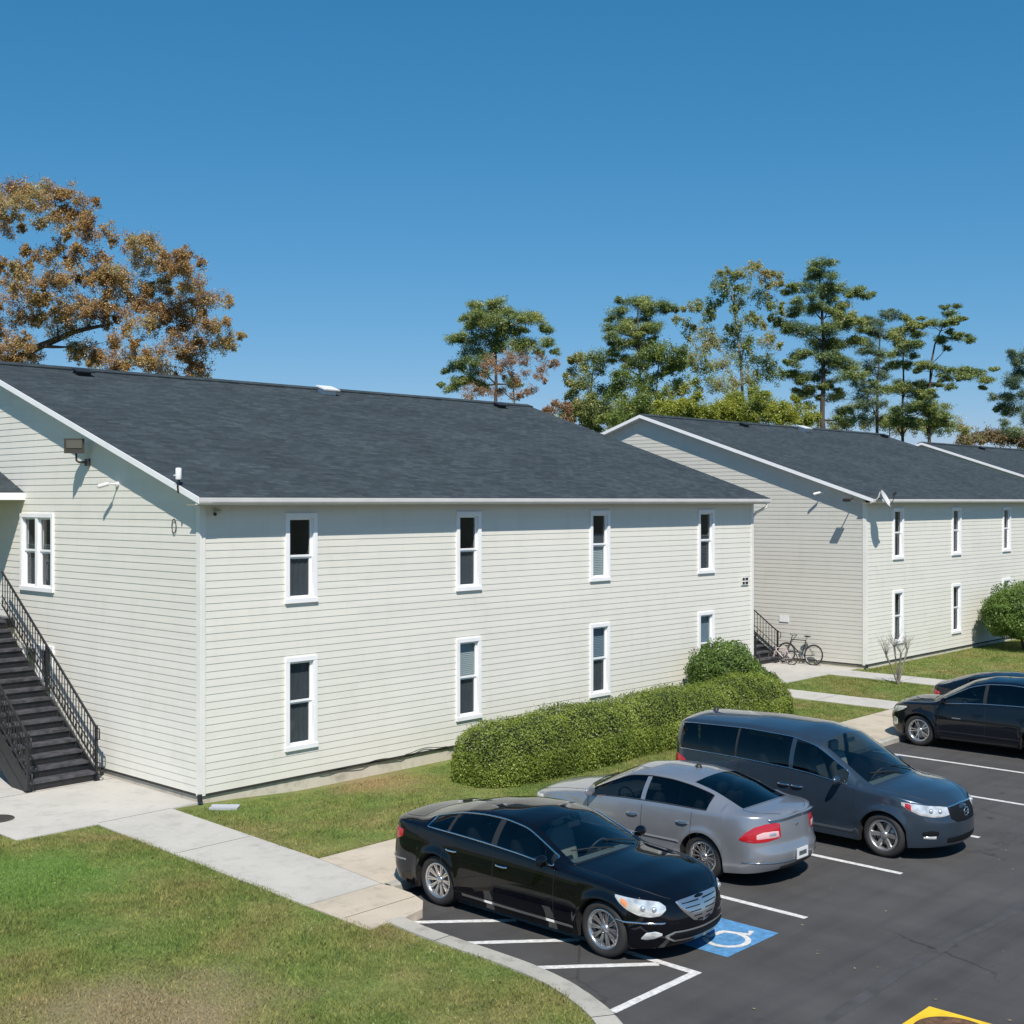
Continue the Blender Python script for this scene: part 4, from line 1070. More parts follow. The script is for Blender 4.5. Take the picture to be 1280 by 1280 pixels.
tree('pine_tree', 'middle-height pine between the thin bluish pine and the leaning one', 'tree', 90, [(1128, 626), (1128, 500), (1131, 418)], P7, 'pine', 440, .27, .24, thick=.2, squash=.45, rs=1.1, group='pines behind the roofs')
P8 = [(1188,393,9),(1200,399,6),(1165,403,9),(1178,405,10),(1195,421,9),(1175,425,9),(1211,425,7),(1155,455,9),(1167,458,8),(1178,466,11),(1201,467,11),(1221,467,10),(1234,474,9),(1188,484,7),(1155,480,10),(1146,508,12),(1165,508,13),(1155,528,12),(1175,520,11),(1185,530,9),(1210,470,9),(1160,495,9),(1153,408,6)]
tree('pine_tree', 'slim pine with one long bough reaching right', 'tree', 88, [(1163, 626), (1162, 480), (1168, 430), (1184, 398)], P8, 'pine', 440, .27, .24, thick=.19, squash=.4, rs=1.05, group='pines behind the roofs')
P9 = [(1273,448,10),(1278,461,10),(1267,477,12),(1260,497,11),(1272,510,13),(1280,490,12),(1267,537,10),(1290,440,12),(1300,470,14),(1300,500,14),(1290,525,12),(1320,480,12),(1257,512,8)]
tree('pine_tree', 'dark pine cut off by the right edge', 'tree', 100, [(1295, 626), (1295, 500), (1290, 440)], P9, 'bluepine', 460, .27, .24, thick=.22, squash=.5, rs=1.1, group='pines behind the roofs')
PD = [(x, 552-6*math.sin((x-1195)/100*PI)+random.uniform(-2, 2), 9) for x in range(1205, 1330, 8)]
tree('brown_tree', 'low far brown treetop just above the farthest roof', 'tree', 160, [(1250, 626), (1250, 575), (1250, 552)], PD, 'distant', 110, .4, .6, thick=.25, squash=.8)
# undergrowth masses right behind the roof ridge between the pines
PU = [(x, 528+random.uniform(-6, 8), 11) for x in range(1040, 1200, 13)]
tree('broadleaf_tree', 'low dark green tree at the foot of the slim pines', 'tree', 98, [(1110, 626), (1112, 570), (1112, 535)], PU, 'mixed', 260, .2, .55, thick=.15, squash=.8, sub=9, subr=.36)

# hedge and bushes
def hedge_surface(n, L, W, H, rr):
    """sample points + normals on a rounded box centred at origin base; L along x"""
    P = []; 
    u = rng.uniform(-1, 1, (n, 3)); f = rng.integers(0, 10, n)
    return u, f
def make_hedge():
    cx, cy, L, W, H = 9.92, -2.5, 11.15, 1.8, 1.10
    t = thing('clipped_hedge', (cx, cy, .1), 'long clipped rounded green hedge in front of the nearest building', 'hedge')
    def shape(x, ang):   # x in [-L/2, L/2], ang 0..pi across
        e = np.clip((np.abs(x)-(L/2-1.1))/1.1, 0, 1); s = np.sqrt(np.clip(1-e**2.4, 0, 1))
        s = .25+.75*s
        hump = 1+.05*np.sin(x*1.3)+.03*np.sin(x*2.9+1)
        ca = np.cos(ang); sa = np.sin(ang)
        yy = np.sign(ca)*np.abs(ca)**.68*W/2*s*hump; zz = np.abs(sa)**.75*H*(.35+.65*s)*(1+.04*np.sin(x*1.9))
        return yy, zz
    # core
    NX, NA = 80, 24; mb = MB(); vs = []
    for i in range(NX+1):
        x = -L/2+L*i/NX
        for j in range(NA+1):
            a = PI*j/NA; y, z = shape(np.array([x]), np.array([a])); vs.append((x*.985, float(y[0])*.88, float(z[0])*.93))
    fs = [(i*(NA+1)+j, i*(NA+1)+j+1, (i+1)*(NA+1)+j+1, (i+1)*(NA+1)+j) for i in range(NX) for j in range(NA)]
    mb.add(vs, fs, True); mb.add(vs[:NA+1], [tuple(range(NA+1))]); mb.add(vs[-NA-1:], [tuple(reversed(range(NA+1)))])
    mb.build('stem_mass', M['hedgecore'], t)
    n = 150000
    x = rng.uniform(-L/2, L/2, n); a = np.concatenate([rng.uniform(0, PI, n//2), np.where(rng.uniform(0, 1, n-n//2) < .5, rng.uniform(0, .45, n-n//2), PI-rng.uniform(0, .45, n-n//2))])
    y, z = shape(x, a)
    lump = 1+.05*np.sin(x*7+a*5)*np.sin(x*4.1-a*6)+rng.normal(0, .02, n)
    y = y*lump*rng.uniform(.88, 1.03, n); z = z*lump*rng.uniform(.92, 1.04, n)
    C_ = np.stack([x, y, z+.01], 1)
    # ends
    m = 12000; th = rng.uniform(0, PI, m); rr = rng.uniform(0, 1, m)**.5; sgn = np.where(rng.uniform(0, 1, m) < .5, -1, 1)
    y, z = shape(np.full(m, L/2-.02), th); E = np.stack([sgn*(L/2+rng.uniform(-.08, .06, m)), y*rr, z*rr], 1)
    C_ = np.concatenate([C_, E])
    Nn_ = C_-np.stack([np.clip(C_[:, 0], -L/2+.8, L/2-.8), C_[:, 1]*.2, np.full(len(C_), H*.35)], 1); Nn_ /= (np.linalg.norm(Nn_, axis=1)[:, None]+1e-9)
    sh = rng.uniform(0, 1, len(C_)) < .012; C_[sh] += Nn_[sh]*rng.uniform(.03, .13, (sh.sum(), 1))
    quads_mesh('foliage', rand_quads(C_, .040, .6, Nn_, .75), 4, leafmats['hedge'], t)
make_hedge()
def bush(name, label, x, y, r, h, n, leaf, mat='bush', z0=.1, stems=False, lobes=None):
    t = thing(name, (x, y, z0), label, 'bush')
    lobes = lobes or []
    blobs = [(0, 0, h*.55, r, h*.5)]+lobes
    mb = MB()
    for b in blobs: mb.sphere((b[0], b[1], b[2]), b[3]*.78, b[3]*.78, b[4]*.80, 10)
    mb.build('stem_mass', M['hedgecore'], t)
    if stems:
        mb = MB()
        for k in range(5):
            a = k*1.3; mb.tube([(math.cos(a)*.1, math.sin(a)*.1, -.05), (math.cos(a)*.25, math.sin(a)*.25, h*.35), (math.cos(a)*.4, math.sin(a)*.4, h*.6)], .045, 6)
        mb.build('trunk', M['bark'], t)
    Cs = []
    tot = sum(b[3]**2 for b in blobs)
    for b in blobs:
        k = int(n*b[3]**2/tot); p = rng.normal(size=(k, 3)); p /= np.linalg.norm(p, axis=1)[:, None]
        l = 1+.09*np.sin(p[:, 0]*7+b[3]*3)*np.sin(p[:, 1]*6+1)+.06*np.sin(p[:, 2]*11+p[:, 0]*9); p *= (l*rng.uniform(.78, 1.06, k))[:, None]
        Cs.append(p*np.array([b[3], b[3], b[4]])+np.array(b[:3]))
    Cs = np.concatenate(Cs); Cs = Cs[Cs[:, 2] > (.0 if not stems else h*.2)]
    Nb = Cs-np.array([0, 0, h*.5]); Nb /= (np.linalg.norm(Nb, axis=1)[:, None]+1e-9)
    quads_mesh('foliage', rand_quads(Cs, leaf*.62, .6, Nb, .75), 4, leafmats[mat], t)
bush('round_bush', 'round green bush by the wall beyond the long hedge', 15.35, -1.05, .92, 1.72, 34000, .09, lobes=[(.35, -.3, .8, .6, .6), (-.4, .1, 1.1, .55, .45)])
bush('small_bush', 'small green bush at the corner beside the far stairs', 17.0, -.95, .42, .95, 12000, .08, lobes=[(.3, -.2, .45, .35, .35)])
bush('large_shrub', 'large round shrub on stems at the right edge before the middle building', 34.2, -1.7, 1.5, 2.35, 48000, .12, stems=True, lobes=[(.9, -.2, 1.5, .9, .7), (-.5, .3, 1.4, 1.0, .75)])
# tiny bare tree with knobbly pruned limbs
t = thing('young_tree', (22.68, -2.35, .1), 'small bare pruned tree with fine twigs on the grass patch', 'tree')
mb = MB(); tops = []
for k, (dx, dy, h) in enumerate(((-.28, .18, .88), (-.05, -.1, .95), (.1, .15, 1.08), (.28, -.1, 1.0))):
    P = [(0, 0, 0), (dx*.4, dy*.4, h*.35), (dx*.8, dy*.8, h*.7), (dx*1.2, dy*1.2, h)]
    mb.tube(P, [.032, .024, .02, .034], 6); tops.append(P[-1])
mb.build('trunk', M['barkpale'], t)
mb = MB()
for (x, y, z) in tops:
    for _ in range(16):
        a = random.uniform(0, 2*PI); L = random.uniform(.3, .7); sp = random.uniform(.15, .75)
        m_ = (x+math.cos(a)*sp*L*.5, y+math.sin(a)*sp*L*.5, z+L*.5)
        mb.tube([(x, y, z-.02), m_, (x+math.cos(a)*sp*L*1.2, y+math.sin(a)*sp*L*1.2, z+L)], [.006, .004, .002], 4)
        mb.tube([m_, (m_[0]+random.uniform(-.15, .15), m_[1]+random.uniform(-.15, .15), m_[2]+.2)], [.003, .002], 4)
mb.build('branch', M['barkpale'], t)

# ------------------------------------------------------------------ bicycle
def bicycle(x, y, z, label, sc=1.0, fm='blackmetal', lean=8):
    t = thing('bicycle', (x, y, z), label, 'bicycle', rz=PI/2)
    t.scale = (sc, sc, sc); t.rotation_euler = (R(lean), 0, PI/2); FM = M[fm]     # heading +Y, leaning towards the wall
    r = .335; fx, bx = .52, -.52
    for wx in (fx, bx):
        mb = MB(); mb.tube([(wx+r*math.cos(a), 0, r+r*math.sin(a)) for a in np.linspace(0, 2*PI, 37)[:-1]], .021, 8, closed=True)
        w = mb.build('wheel', M['rubber'], t)
        mb = MB(); mb.tube([(wx+(r-.03)*math.cos(a), 0, r+(r-.03)*math.sin(a)) for a in np.linspace(0, 2*PI, 37)[:-1]], .010, 6, closed=True)
        for k in range(16):
            a = 2*PI*k/16; mb.tube([(wx, .03*(-1)**k, r), (wx+(r-.03)*math.cos(a), 0, r+(r-.03)*math.sin(a))], .0022, 4, cap=False)
        mb.tube([(wx, -.05, r), (wx, .05, r)], .022, 8); mb.build('rim', M['rimdull'], w)
    mb = MB(); bb = (-.08, 0, .29); st = (-.2, 0, .80); hd = (.36, 0, .80); hl = (.39, 0, .68)
    for a, b, q in ((bb, st, .017), (st, hd, .016), (bb, hl, .02), (hd, hl, .02)): mb.tube([a, b], q, 8)
    for s in (-1, 1):
        mb.tube([(bx, s*.05, r), (bb[0], s*.02, bb[2])], .011, 6); mb.tube([(bx, s*.05, r), (st[0], s*.02, st[2]-.05)], .009, 6)
        mb.tube([(fx, s*.045, r), (.42, s*.045, .60), (.40, 0, .68)], .012, 6)
    mb.build('frame', FM, t)
    mb = MB(); mb.tube([hd, (.33, 0, .94)], .014, 8); mb.tube([(.25, -.29, .99), (.33, -.12, .95), (.33, .12, .95), (.25, .29, .99)], .012, 8); mb.build('handlebar', M['blackmetal'], t)
    mb = MB(); mb.tube([st, (-.225, 0, .92)], .013, 8); mb.build('seat_post', M['rimdull'], t)
    mb = MB(); mb.sphere((-.24, 0, .94), .13, .07, .028, 8); mb.build('saddle', M['blackplastic'], t)
    mb = MB(); mb.lathe([(.02, -.06), (.095, -.06), (.095, -.052), (.02, -.052)], 24, Matrix.Translation(bb) @ Matrix.Rotation(PI/2, 4, 'X'))
    mb.bar((bb[0], -.07, bb[2]), (bb[0]+.1, -.07, bb[2]-.13), .02); mb.bar((bb[0], .07, bb[2]), (bb[0]-.1, .07, bb[2]+.13), .02)
    mb.obox((bb[0]+.1, -.11, bb[2]-.13), (1, 0, 0), (0, 1, 0), (0, 0, 1), .045, .04, .012); mb.obox((bb[0]-.1, .11, bb[2]+.13), (1, 0, 0), (0, 1, 0), (0, 0, 1), .045, .04, .012)
    mb.build('crank', M['rimdull'], t)
    return t
bicycle(24.80, 2.25, .12, 'dark adult bicycle leaning against the gable wall beside the far stairs')
bicycle(24.42, 2.66, .12, 'smaller pale pink and white bicycle in front of the dark one', .66, 'pinkpaint', 3)

# ------------------------------------------------------------------ cars
def interp(pts, blur=.0):
    xs_ = np.array([p[0] for p in pts], float); ys_ = np.array([p[1] for p in pts], float)
    g = np.arange(xs_[0]-.3, xs_[-1]+.3, .01); v = np.interp(g, xs_, ys_)
    if blur > 0:
        k = np.arange(-int(3*blur/.01), int(3*blur/.01)+1)*.01; w_ = np.exp(-.5*(k/blur)**2); w_ /= w_.sum()
        pad = len(k)//2; v = np.convolve(np.pad(v, pad, mode='edge'), w_, 'valid')
    return lambda x: float(np.interp(x, g, v))
class Car:
    def __init__(s, name, loc, heading, label, sp):
        s.root = thing(name, loc, label, sp.get('cat', 'car'), 'cars parked nose-in and nose-out in the marked bays', heading)
        s.sp = sp; L, W = sp['L'], sp['W']; s.L = L; s.W = W
        s.zb = interp(sp['belt'], .06); s.zr = interp(sp['rail'], .07); s.ri = interp(sp['railin'], .08); s.zc = interp(sp['crown'], .06)
        s.bow = interp(sp['bow'], .08); s.zl = interp(sp['sill'], .04)
        s.insS = interp(sp['insS']); s.insF = interp(sp['insF']); s.insR = interp(sp['insR'])
        s.plan()
        s.shell()
    # plan outline, dense, from nose centre to tail centre on the left side (y>=0)
    def plan(s):
        sp = s.sp; L, W = s.L, s.W; P = []
        nf, nr = sp.get('nf', 2.7), sp.get('nr', 3.2); ca, cr = sp.get('cf', .75), sp.get('cr', .5)
        tf = sp.get('taperf', .07); trr = sp.get('taperr', .05)
        for i in range(61):
            th = PI/2*i/60; c_, s_ = math.cos(th), math.sin(th)
            P.append((L/2-ca+ca*abs(c_)**(2/nf), W/2*abs(s_)**(2/nf)))
        n = 200
        for i in range(1, n): P.append((L/2-ca+(-L/2+cr-(L/2-ca))*i/n, W/2))
        for i in range(61):
            th = PI/2*i/60; c_, s_ = math.sin(th), math.cos(th)
            P.append((-L/2+cr-cr*abs(c_)**(2/nr), W/2*abs(s_)**(2/nr)))
        Q = []
        for x, y in P:
            f = max(0, (x-(L/2-1.6))/1.6); r = max(0, (-L/2+1.3-x)/1.3)
            Q.append((x, y*(1-tf*f*f)*(1-trr*r*r)))
        # arc-length
        s.P = np.array(Q); d = np.linalg.norm(np.diff(s.P, axis=0), axis=1); s.S = np.concatenate([[0], np.cumsum(d)]); s.T = s.S[-1]
        t = np.gradient(s.P, axis=0); t /= (np.linalg.norm(t, axis=1)[:, None]+1e-9); s.Nn = np.stack([-t[:, 1], t[:, 0]], 1)
        s.Nn *= np.sign((s.Nn*np.array([[0, 1.0]])+s.Nn*s.P*.2).sum(1)+1e-9)[:, None]
        for i in range(len(s.Nn)):
            if np.dot(s.Nn[i], s.P[i]) < 0: s.Nn[i] *= -1
        s.Nn[0] = (1, 0); s.Nn[-1] = (-1, 0)
    def base(s, q):
        x = np.interp(q, s.S, s.P[:, 0]); y = np.interp(q, s.S, s.P[:, 1]); nx = np.interp(q, s.S, s.Nn[:, 0]); ny = np.interp(q, s.S, s.Nn[:, 1])
        l = math.hypot(nx, ny) or 1
        return x, y, nx/l, ny/l
    def side(s, q, z, off=0.0):
        x, y, nx, ny = s.base(q)
        f = s.insS(z)*ny*ny+(s.insF(z)*nx*nx if nx > 0 else s.insR(z)*nx*nx)
        # wheel-arch flare
        for wx in s.sp['wheels']:
            d = math.hypot(x-wx, z-s.sp['wr']); R_ = s.sp['arch']
            if ny > .7: f -= .022*math.exp(-((d-R_)/.07)**2)
        y2 = y-ny*(f-off)
        return (x-nx*(f-off), max(y2, 0.0), z)
    def q_of_x(s, x): # on the straight/side part
        i0 = 40; i1 = len(s.S)-40
        return float(np.interp(-x, -s.P[i0:i1, 0], s.S[i0:i1]))
    def shell(s):
        sp = s.sp; L = s.L
        special = sorted(set(sp['cols']), reverse=True)
        qs = list(np.linspace(0, s.q_of_x(L/2-.9), 34)[:-1])+list(np.arange(s.q_of_x(L/2-.9), s.q_of_x(-L/2+.7), .035))+list(np.linspace(s.q_of_x(-L/2+.7), s.T, 28))
        for x in special: qs.append(s.q_of_x(x))
        R_ = sp['arch']
        for wx in sp['wheels']:
            for a in np.linspace(0, PI, 29): qs.append(s.q_of_x(wx+R_*math.cos(a)))
            qs += [s.q_of_x(wx+R_)-.0015, s.q_of_x(wx-R_)+.0015]
        qs = sorted(qs); q2 = [qs[0]]
        spq = [s.q_of_x(x) for x in special]
        keep = spq+[s.q_of_x(wx+R_)-.0015 for wx in sp['wheels']]+[s.q_of_x(wx-R_)+.0015 for wx in sp['wheels']]+[s.q_of_x(wx+R_) for wx in sp['wheels']]+[s.q_of_x(wx-R_) for wx in sp['wheels']]
        for q in qs[1:]:
            isk = any(abs(q-k) < 1e-7 for k in keep)
            if q-q2[-1] > .012 or (isk and q-q2[-1] > 1e-5): q2.append(q)
        if s.T-q2[-1] < .01: q2[-1] = s.T
        qs = q2; NC = len(qs); s.qs = qs
        NL = 14; fu = [0, .06, .14, .3, .46, .62, .76, .86, .93, 1]; ft_ = [.0, .035, .08, .13, .2, .3, .42, .55, .7, .85, 1]
        NU = len(fu)-1; NT = len(ft_)-1; NR = NL+1+NU+NT
        G = np.zeros((NC, NR, 3)); s.xq = []
        for i, q in enumerate(qs):
            bx, by, nx, ny = s.base(q); s.xq.append(bx)
            zl = s.zl(bx)
            for wx in sp['wheels']:
                dx = bx-wx
                if abs(dx) < R_-1e-4 and ny > .5: zl = max(zl, sp['wr']+math.sqrt(max(0, R_*R_-dx*dx)))
            zb = s.zb(bx)
            for j in range(NL+1):
                f = j/NL; f = f**1.0
                z = zl+(zb-zl)*f; G[i, j] = s.side(q, z)
            b = G[i, NL].copy()
            # round the shoulder
            ri = s.ri(bx); yr = max(0, b[1]-min(ri, b[1]*.35)); zr = max(s.zr(bx), zb+.012); xr = b[0]
            for k in range(1, NU+1):
                f = fu[k]; h = zr-zb
                y = b[1]+(yr-b[1])*f; z = zb+h*f; bul = sp.get('bulge', .035)*math.sin(PI*f)*min(1, h/.4)
                if h < .12: z = zb+h*math.sin(f*PI/2)
                G[i, NL+k] = (xr, y+bul, z)
            zc = max(s.zc(bx), zr); bw = s.bow(bx)
            for m_ in range(1, NT+1):
                f = ft_[m_]; y = yr*(1-f); e = 1-(1-f)**2
                G[i, NL+NU+m_] = (xr+bw*e, y, zr+(zc-zr)*e)
        # cross-row smoothing of shoulder and roof rail
        for it in range(3):
            H = G.copy()
            a, b_ = NL+NU-1, NR-2
            H[:, a:b_] = .5*G[:, a:b_]+.25*(G[:, a-1:b_-1]+G[:, a+1:b_+1]); H[:, NL-1:NL+1] = .5*G[:, NL-1:NL+1]+.25*(G[:, NL-2:NL]+G[:, NL:NL+2])
            G = H
        G[:, -1, 1] = 0
        s.G = G; s.NL, s.NU, s.NT, s.NR = NL, NU, NT, NR
        # classification
        parts = {}
        def put(key, f): parts.setdefault(key, []).append(f)
        wr0, wr1 = NL+2, NL+NU-1
        cowl, header, rhead, deck = sp['cowl'], sp['header'], sp['rhead'], sp['deck']
        for i in range(NC-1):
            xm = (s.xq[i]+s.xq[i+1])/2; hh = s.zr(xm)-s.zb(xm)
            for j in range(NR-1):
                f = (i, j)
                if j < NL:
                    key = 'body'
                    zmid = (G[i, j, 2]+G[i, j+1, 2])/2
                    for di, (a, b) in enumerate(sp['doors']):
                        if b < xm < a and zmid > sp.get('doorz', .28): key = 'door%d' % di
                elif j < NL+NU:
                    key = 'body'
                    if wr0 <= j < wr1:
                        for wi, (a, b) in enumerate(sp['windows']):
                            if b < xm < a and hh > .10: key = 'win%d' % wi
                        for (a, b) in sp.get('bpost', []):
                            if b < xm < a: key = 'post'
                else:
                    jj = j-NL-NU
                    key = 'roof' if rhead < xm < header else 'body'
                    if jj >= 2 and header > rhead:
                        if header < xm < cowl: key = 'windshield'
                        elif deck < xm < rhead: key = 'rearglass'
                    if xm > cowl+.02 and jj >= 1 and xm < L/2-.06: key = 'hood'
                    if xm < deck-.02 and jj >= 1: key = 'trunk'
                put(key, f)
        paint = sp['paint']; s.parts = {}
        def mesh_from(keys, name, mat, mirror=True, parent=None, off=0.0, sides=(1, -1)):
            vs = []; idx = {}; fs = []
            for sd_ in sides:
                for (i, j) in keys:
                    c4 = []
                    for (a, b) in ((i, j), (i+1, j), (i+1, j+1), (i, j+1)):
                        key = (a, b, sd_ if G[a, b, 1] > 1e-4 else 0)
                        if key not in idx:
                            idx[key] = len(vs); p = G[a, b]; vs.append((p[0], p[1]*sd_, p[2]))
                        c4.append(idx[key])
                    c4u = []
                    for c_ in c4:
                        if c_ not in c4u: c4u.append(c_)
                    if len(c4u) < 3: continue
                    fs.append(tuple(c4u) if sd_ > 0 else tuple(reversed(c4u)))
            mb = MB(); mb.add(vs, fs, True)
            return mb.build(name, mat, parent or s.root)
        s.mesh_from = mesh_from
        body = mesh_from(parts['body']+parts.get('roof', []), 'body', paint); s.body = body
        for k, nm in (('hood', 'hood'), ('trunk', 'trunk_lid')):
            if k in parts: s.parts[k] = mesh_from(parts[k], nm, paint)
        for pi_, (pa, pb) in enumerate(sp.get('bpost', [])):
            kk = [f for f in parts.get('post', []) if pb < (s.xq[f[0]]+s.xq[f[0]+1])/2 < pa]
            for sd_ in (1, -1): mesh_from(kk, 'pillar', sp.get('postmat', M['blackplastic']), sides=(sd_,))
        if 'windshield' in parts: s.ws = mesh_from(parts['windshield'], 'windshield', sp.get('wsmat', M['carglass']))
        if 'rearglass' in parts: mesh_from(parts['rearglass'], 'rear_window', sp.get('rearmat', M['carglass']))
        s.doors = {}
        for di in range(len(sp['doors'])):
            for sd_ in (1, -1):
                s.doors[di, sd_] = mesh_from(parts.get('door%d' % di, []), 'door', paint, sides=(sd_,))
        for wi in range(len(sp['windows'])):
            k = 'win%d' % wi
            if k in parts:
                for sd_ in (1, -1): mesh_from(parts[k], 'side_window', sp.get('winmat', M['tintglass']), sides=(sd_,))
        # trim around the daylight opening
        if sp.get('trim'):
            a, b = sp['windows'][0][0], sp['windows'][-1][1]
            ii = [i for i in range(NC) if b-.001 <= s.xq[i] <= a+.001 and s.zr(s.xq[i])-s.zb(s.xq[i]) > .10]
            for sd_ in (1, -1):
                mb = MB(); lo = [Vector((G[i, wr0, 0], (G[i, wr0, 1]+.004)*sd_, G[i, wr0, 2]-.008)) for i in ii]; hi = [Vector((G[i, wr1, 0], (G[i, wr1, 1]+.006)*sd_, G[i, wr1, 2]+.004)) for i in ii]
                mb.tube(lo[::2]+[lo[-1]]+list(reversed(hi))[::2]+[hi[0]], sp.get('trimr', .011), 6, closed=True)
                mb.build('window_trim', sp['trim'], s.root)
        for key, x_in, nm in (('hood', lambda x: x > cowl+.02 and x < L/2-.12, 'hood_gap'), ('trunk', lambda x: x < deck-.02 and x > -L/2+.05, 'lid_gap')):
            if key in parts:
                ii = [i for i in range(NC) if x_in(s.xq[i])]
                if key == 'hood': ii = ii[::-1]
                r1 = NL+NU+1; mb = MB(); end = ii[0]
                P_ = [Vector((G[i, r1, 0], G[i, r1, 1], G[i, r1, 2]-.001)) for i in reversed(ii)]
                P_ += [Vector((G[end, j, 0], G[end, j, 1], G[end, j, 2]-.001)) for j in range(r1+1, NR)]
                P_ += [Vector((G[end, j, 0], -G[end, j, 1], G[end, j, 2]-.001)) for j in range(NR-1, r1, -1)]
                P_ += [Vector((G[i, r1, 0], -G[i, r1, 1], G[i, r1, 2]-.001)) for i in ii]
                mb.tube(P_, .0045, 5); mb.build(nm, M['blackplastic'], s.root)
        # belt seal / lower underbody
        mb = MB()
        for sd_ in (1, -1):
            vs = []
            for i in range(NC):
                p = G[i, 0]; bx, by, nx, ny = s.base(qs[i]); inw = .32 if p[2] > s.zl(bx)+.02 else .12
                vs += [(p[0]-nx*.004, (max(p[1]-ny*.004, 0))*sd_, p[2]+.002), (p[0]-nx*inw, max(0, p[1]-ny*inw)*sd_, p[2]+.01)]
            mb.add(vs, [(2*i, 2*i+1, 2*i+3, 2*i+2) for i in range(NC-1)], False)
        x0, x1 = -L/2+.35, L/2-.40
        zz = s.zl(0)+.05
        mb.box(x0, x1, -s.W/2+.36, s.W/2-.36, zz-.02, zz+.12)
        mid = (sp['wheels'][0]-R_-.02, sp['wheels'][1]+R_+.02)
        mb.box(min(mid), max(mid), -s.W/2+.1, s.W/2-.1, zz, zz+.08)
        mb.build('underbody', M['underbody'], s.root)
    def strip(s, pts, w, mat, name, parent=None, off=.002, sides=(1, -1), seg=.05, where='S', thick=0.0):
        """thin strip following side surface through (x or q, z)"""
        par = parent or s.root
        for sd_ in sides:
            mb = MB(); P = []
            for (a, b) in zip(pts, pts[1:]):
                k = max(1, int(math.hypot(a[0]-b[0], a[1]-b[1])/seg))
                for i in range(k): P.append((a[0]+(b[0]-a[0])*i/k, a[1]+(b[1]-a[1])*i/k))
            P.append(pts[-1]); vs = []
            for i, p in enumerate(P):
                a = P[max(i-1, 0)]; b = P[min(i+1, len(P)-1)]; dx, dz = b[0]-a[0], b[1]-a[1]; l = math.hypot(dx, dz) or 1
                nx, nz = -dz/l*w/2, dx/l*w/2
                for sg in (1, -1):
                    pp = s.pt(where, p[0]+nx*sg, p[1]+nz*sg, off); vs.append((pp[0], pp[1]*sd_, pp[2]))
            mb.add(vs, [(2*i, 2*i+1, 2*i+3, 2*i+2) for i in range(len(P)-1)], False)
            mb.build(name, mat, par)
    def pt(s, where, a, z, off=0.0):
        q = s.q_of_x(a) if where == 'S' else (abs(a) if where == 'F' else s.T-abs(a))
        return s.side(q, z, off)
    def patch(s, cols, mat, name, where='F', off=.006, sides=(1, -1), rows=5, parent=None, one=False):
        """cols: [(a, z0, z1)...] along the surface; resampled"""
        A_ = [c[0] for c in cols]; n = max(6, int(abs(A_[-1]-A_[0])/.03)); out = []
        asc = A_[-1] > A_[0]
        g = np.linspace(A_[0], A_[-1], n+1)
        xx = A_ if asc else A_[::-1]
        z0 = [c[1] for c in cols]; z1 = [c[2] for c in cols]
        if not asc: z0 = z0[::-1]; z1 = z1[::-1]
        objs = []
        for sd_ in sides:
            mb = MB(); vs = []
            for a in g:
                a0 = np.interp(a, xx, z0); a1 = np.interp(a, xx, z1)
                for r in range(rows+1):
                    e = off*(1 if 0 < r < rows and g[0] != a and g[-1] != a else .3)
                    sg = sd_ if (not one or a >= 0) else -sd_
                    p = s.pt(where, a, a0+(a1-a0)*r/rows, e); vs.append((p[0], p[1]*sg, p[2]))
            m = rows+1
            mb.add(vs, [(i*m+r, i*m+r+1, (i+1)*m+r+1, (i+1)*m+r) for i in range(n) for r in range(rows)], True)
            objs.append(mb.build(name, mat, parent or s.root))
        return objs
    def wheel(s, x, sd_, spokes=10, style='twin', rim=None):
        sp = s.sp; r = sp['wr']; w_ = .225; rr = r*.70; rim = rim or M['rim']
        y = (s.W/2-.035-w_/2)*sd_
        MM = Matrix.Translation((x, y, r)) @ Matrix.Rotation(-PI/2*sd_, 4, 'X')
        mb = MB(); h = w_/2
        mb.lathe([(rr, -h*.8), (rr+.02, -h), (r-.045, -h*1.02), (r-.012, -h*.85), (r, -h*.6), (r, h*.6), (r-.012, h*.86), (r-.045, h*1.02), (rr+.02, h), (rr-.003, h*.8)], 48, MM)
        ty = mb.build('tyre', M['rubber'], None)
        wl = bpy.data.objects.new('wheel', None); COL.objects.link(wl); wl.parent = s.root; ty.parent = wl
        mb = MB(); mb.lathe([(rr+.004, h*.86), (rr-.008, h*.92), (rr-.03, h*.75), (rr-.035, h*.1), (rr-.04, -h*.7)], 40, MM)
        R4 = MM
        hz = h*.62
        for k in range(spokes):
            a = 2*PI*k/spokes
            offs = (0,) if style == 'single' else (-.075, .075)
            for o_ in offs:
                aa = a+o_*(12/spokes if style != 'single' else 1)*.9
                wd0, wd1 = (.012, .014) if style != 'single' else (.03, .045)
                if spokes >= 12: wd0, wd1 = .010, .009
                d = Vector((math.cos(aa), math.sin(aa), 0)); t = Vector((-d.y, d.x, 0))
                p0 = d*.05; p1 = d*(rr-.02)
                vs = []
                for (p, ww, z) in ((p0, wd0, hz-.012), (p1*.6+p0*.4, (wd0+wd1)/2, hz+.004), (p1, wd1, hz+.014)):
                    vs += [p-t*ww+Vector((0, 0, z-.02)), p-t*ww*.7+Vector((0, 0, z)), p+t*ww*.7+Vector((0, 0, z)), p+t*ww+Vector((0, 0, z-.02))]
                vs = [R4 @ v for v in vs]
                fs = []
                for b in (0, 4):
                    fs += [(b, b+4, b+5, b+1), (b+1, b+5, b+6, b+2), (b+2, b+6, b+7, b+3)]
                mb.add(vs, fs, False)
        mb.lathe([(.062, hz-.03), (.060, hz-.004), (.045, hz+.006), (.03, hz+.012), (0, hz+.014)], 20, MM)
        mb.build('rim', rim, wl)
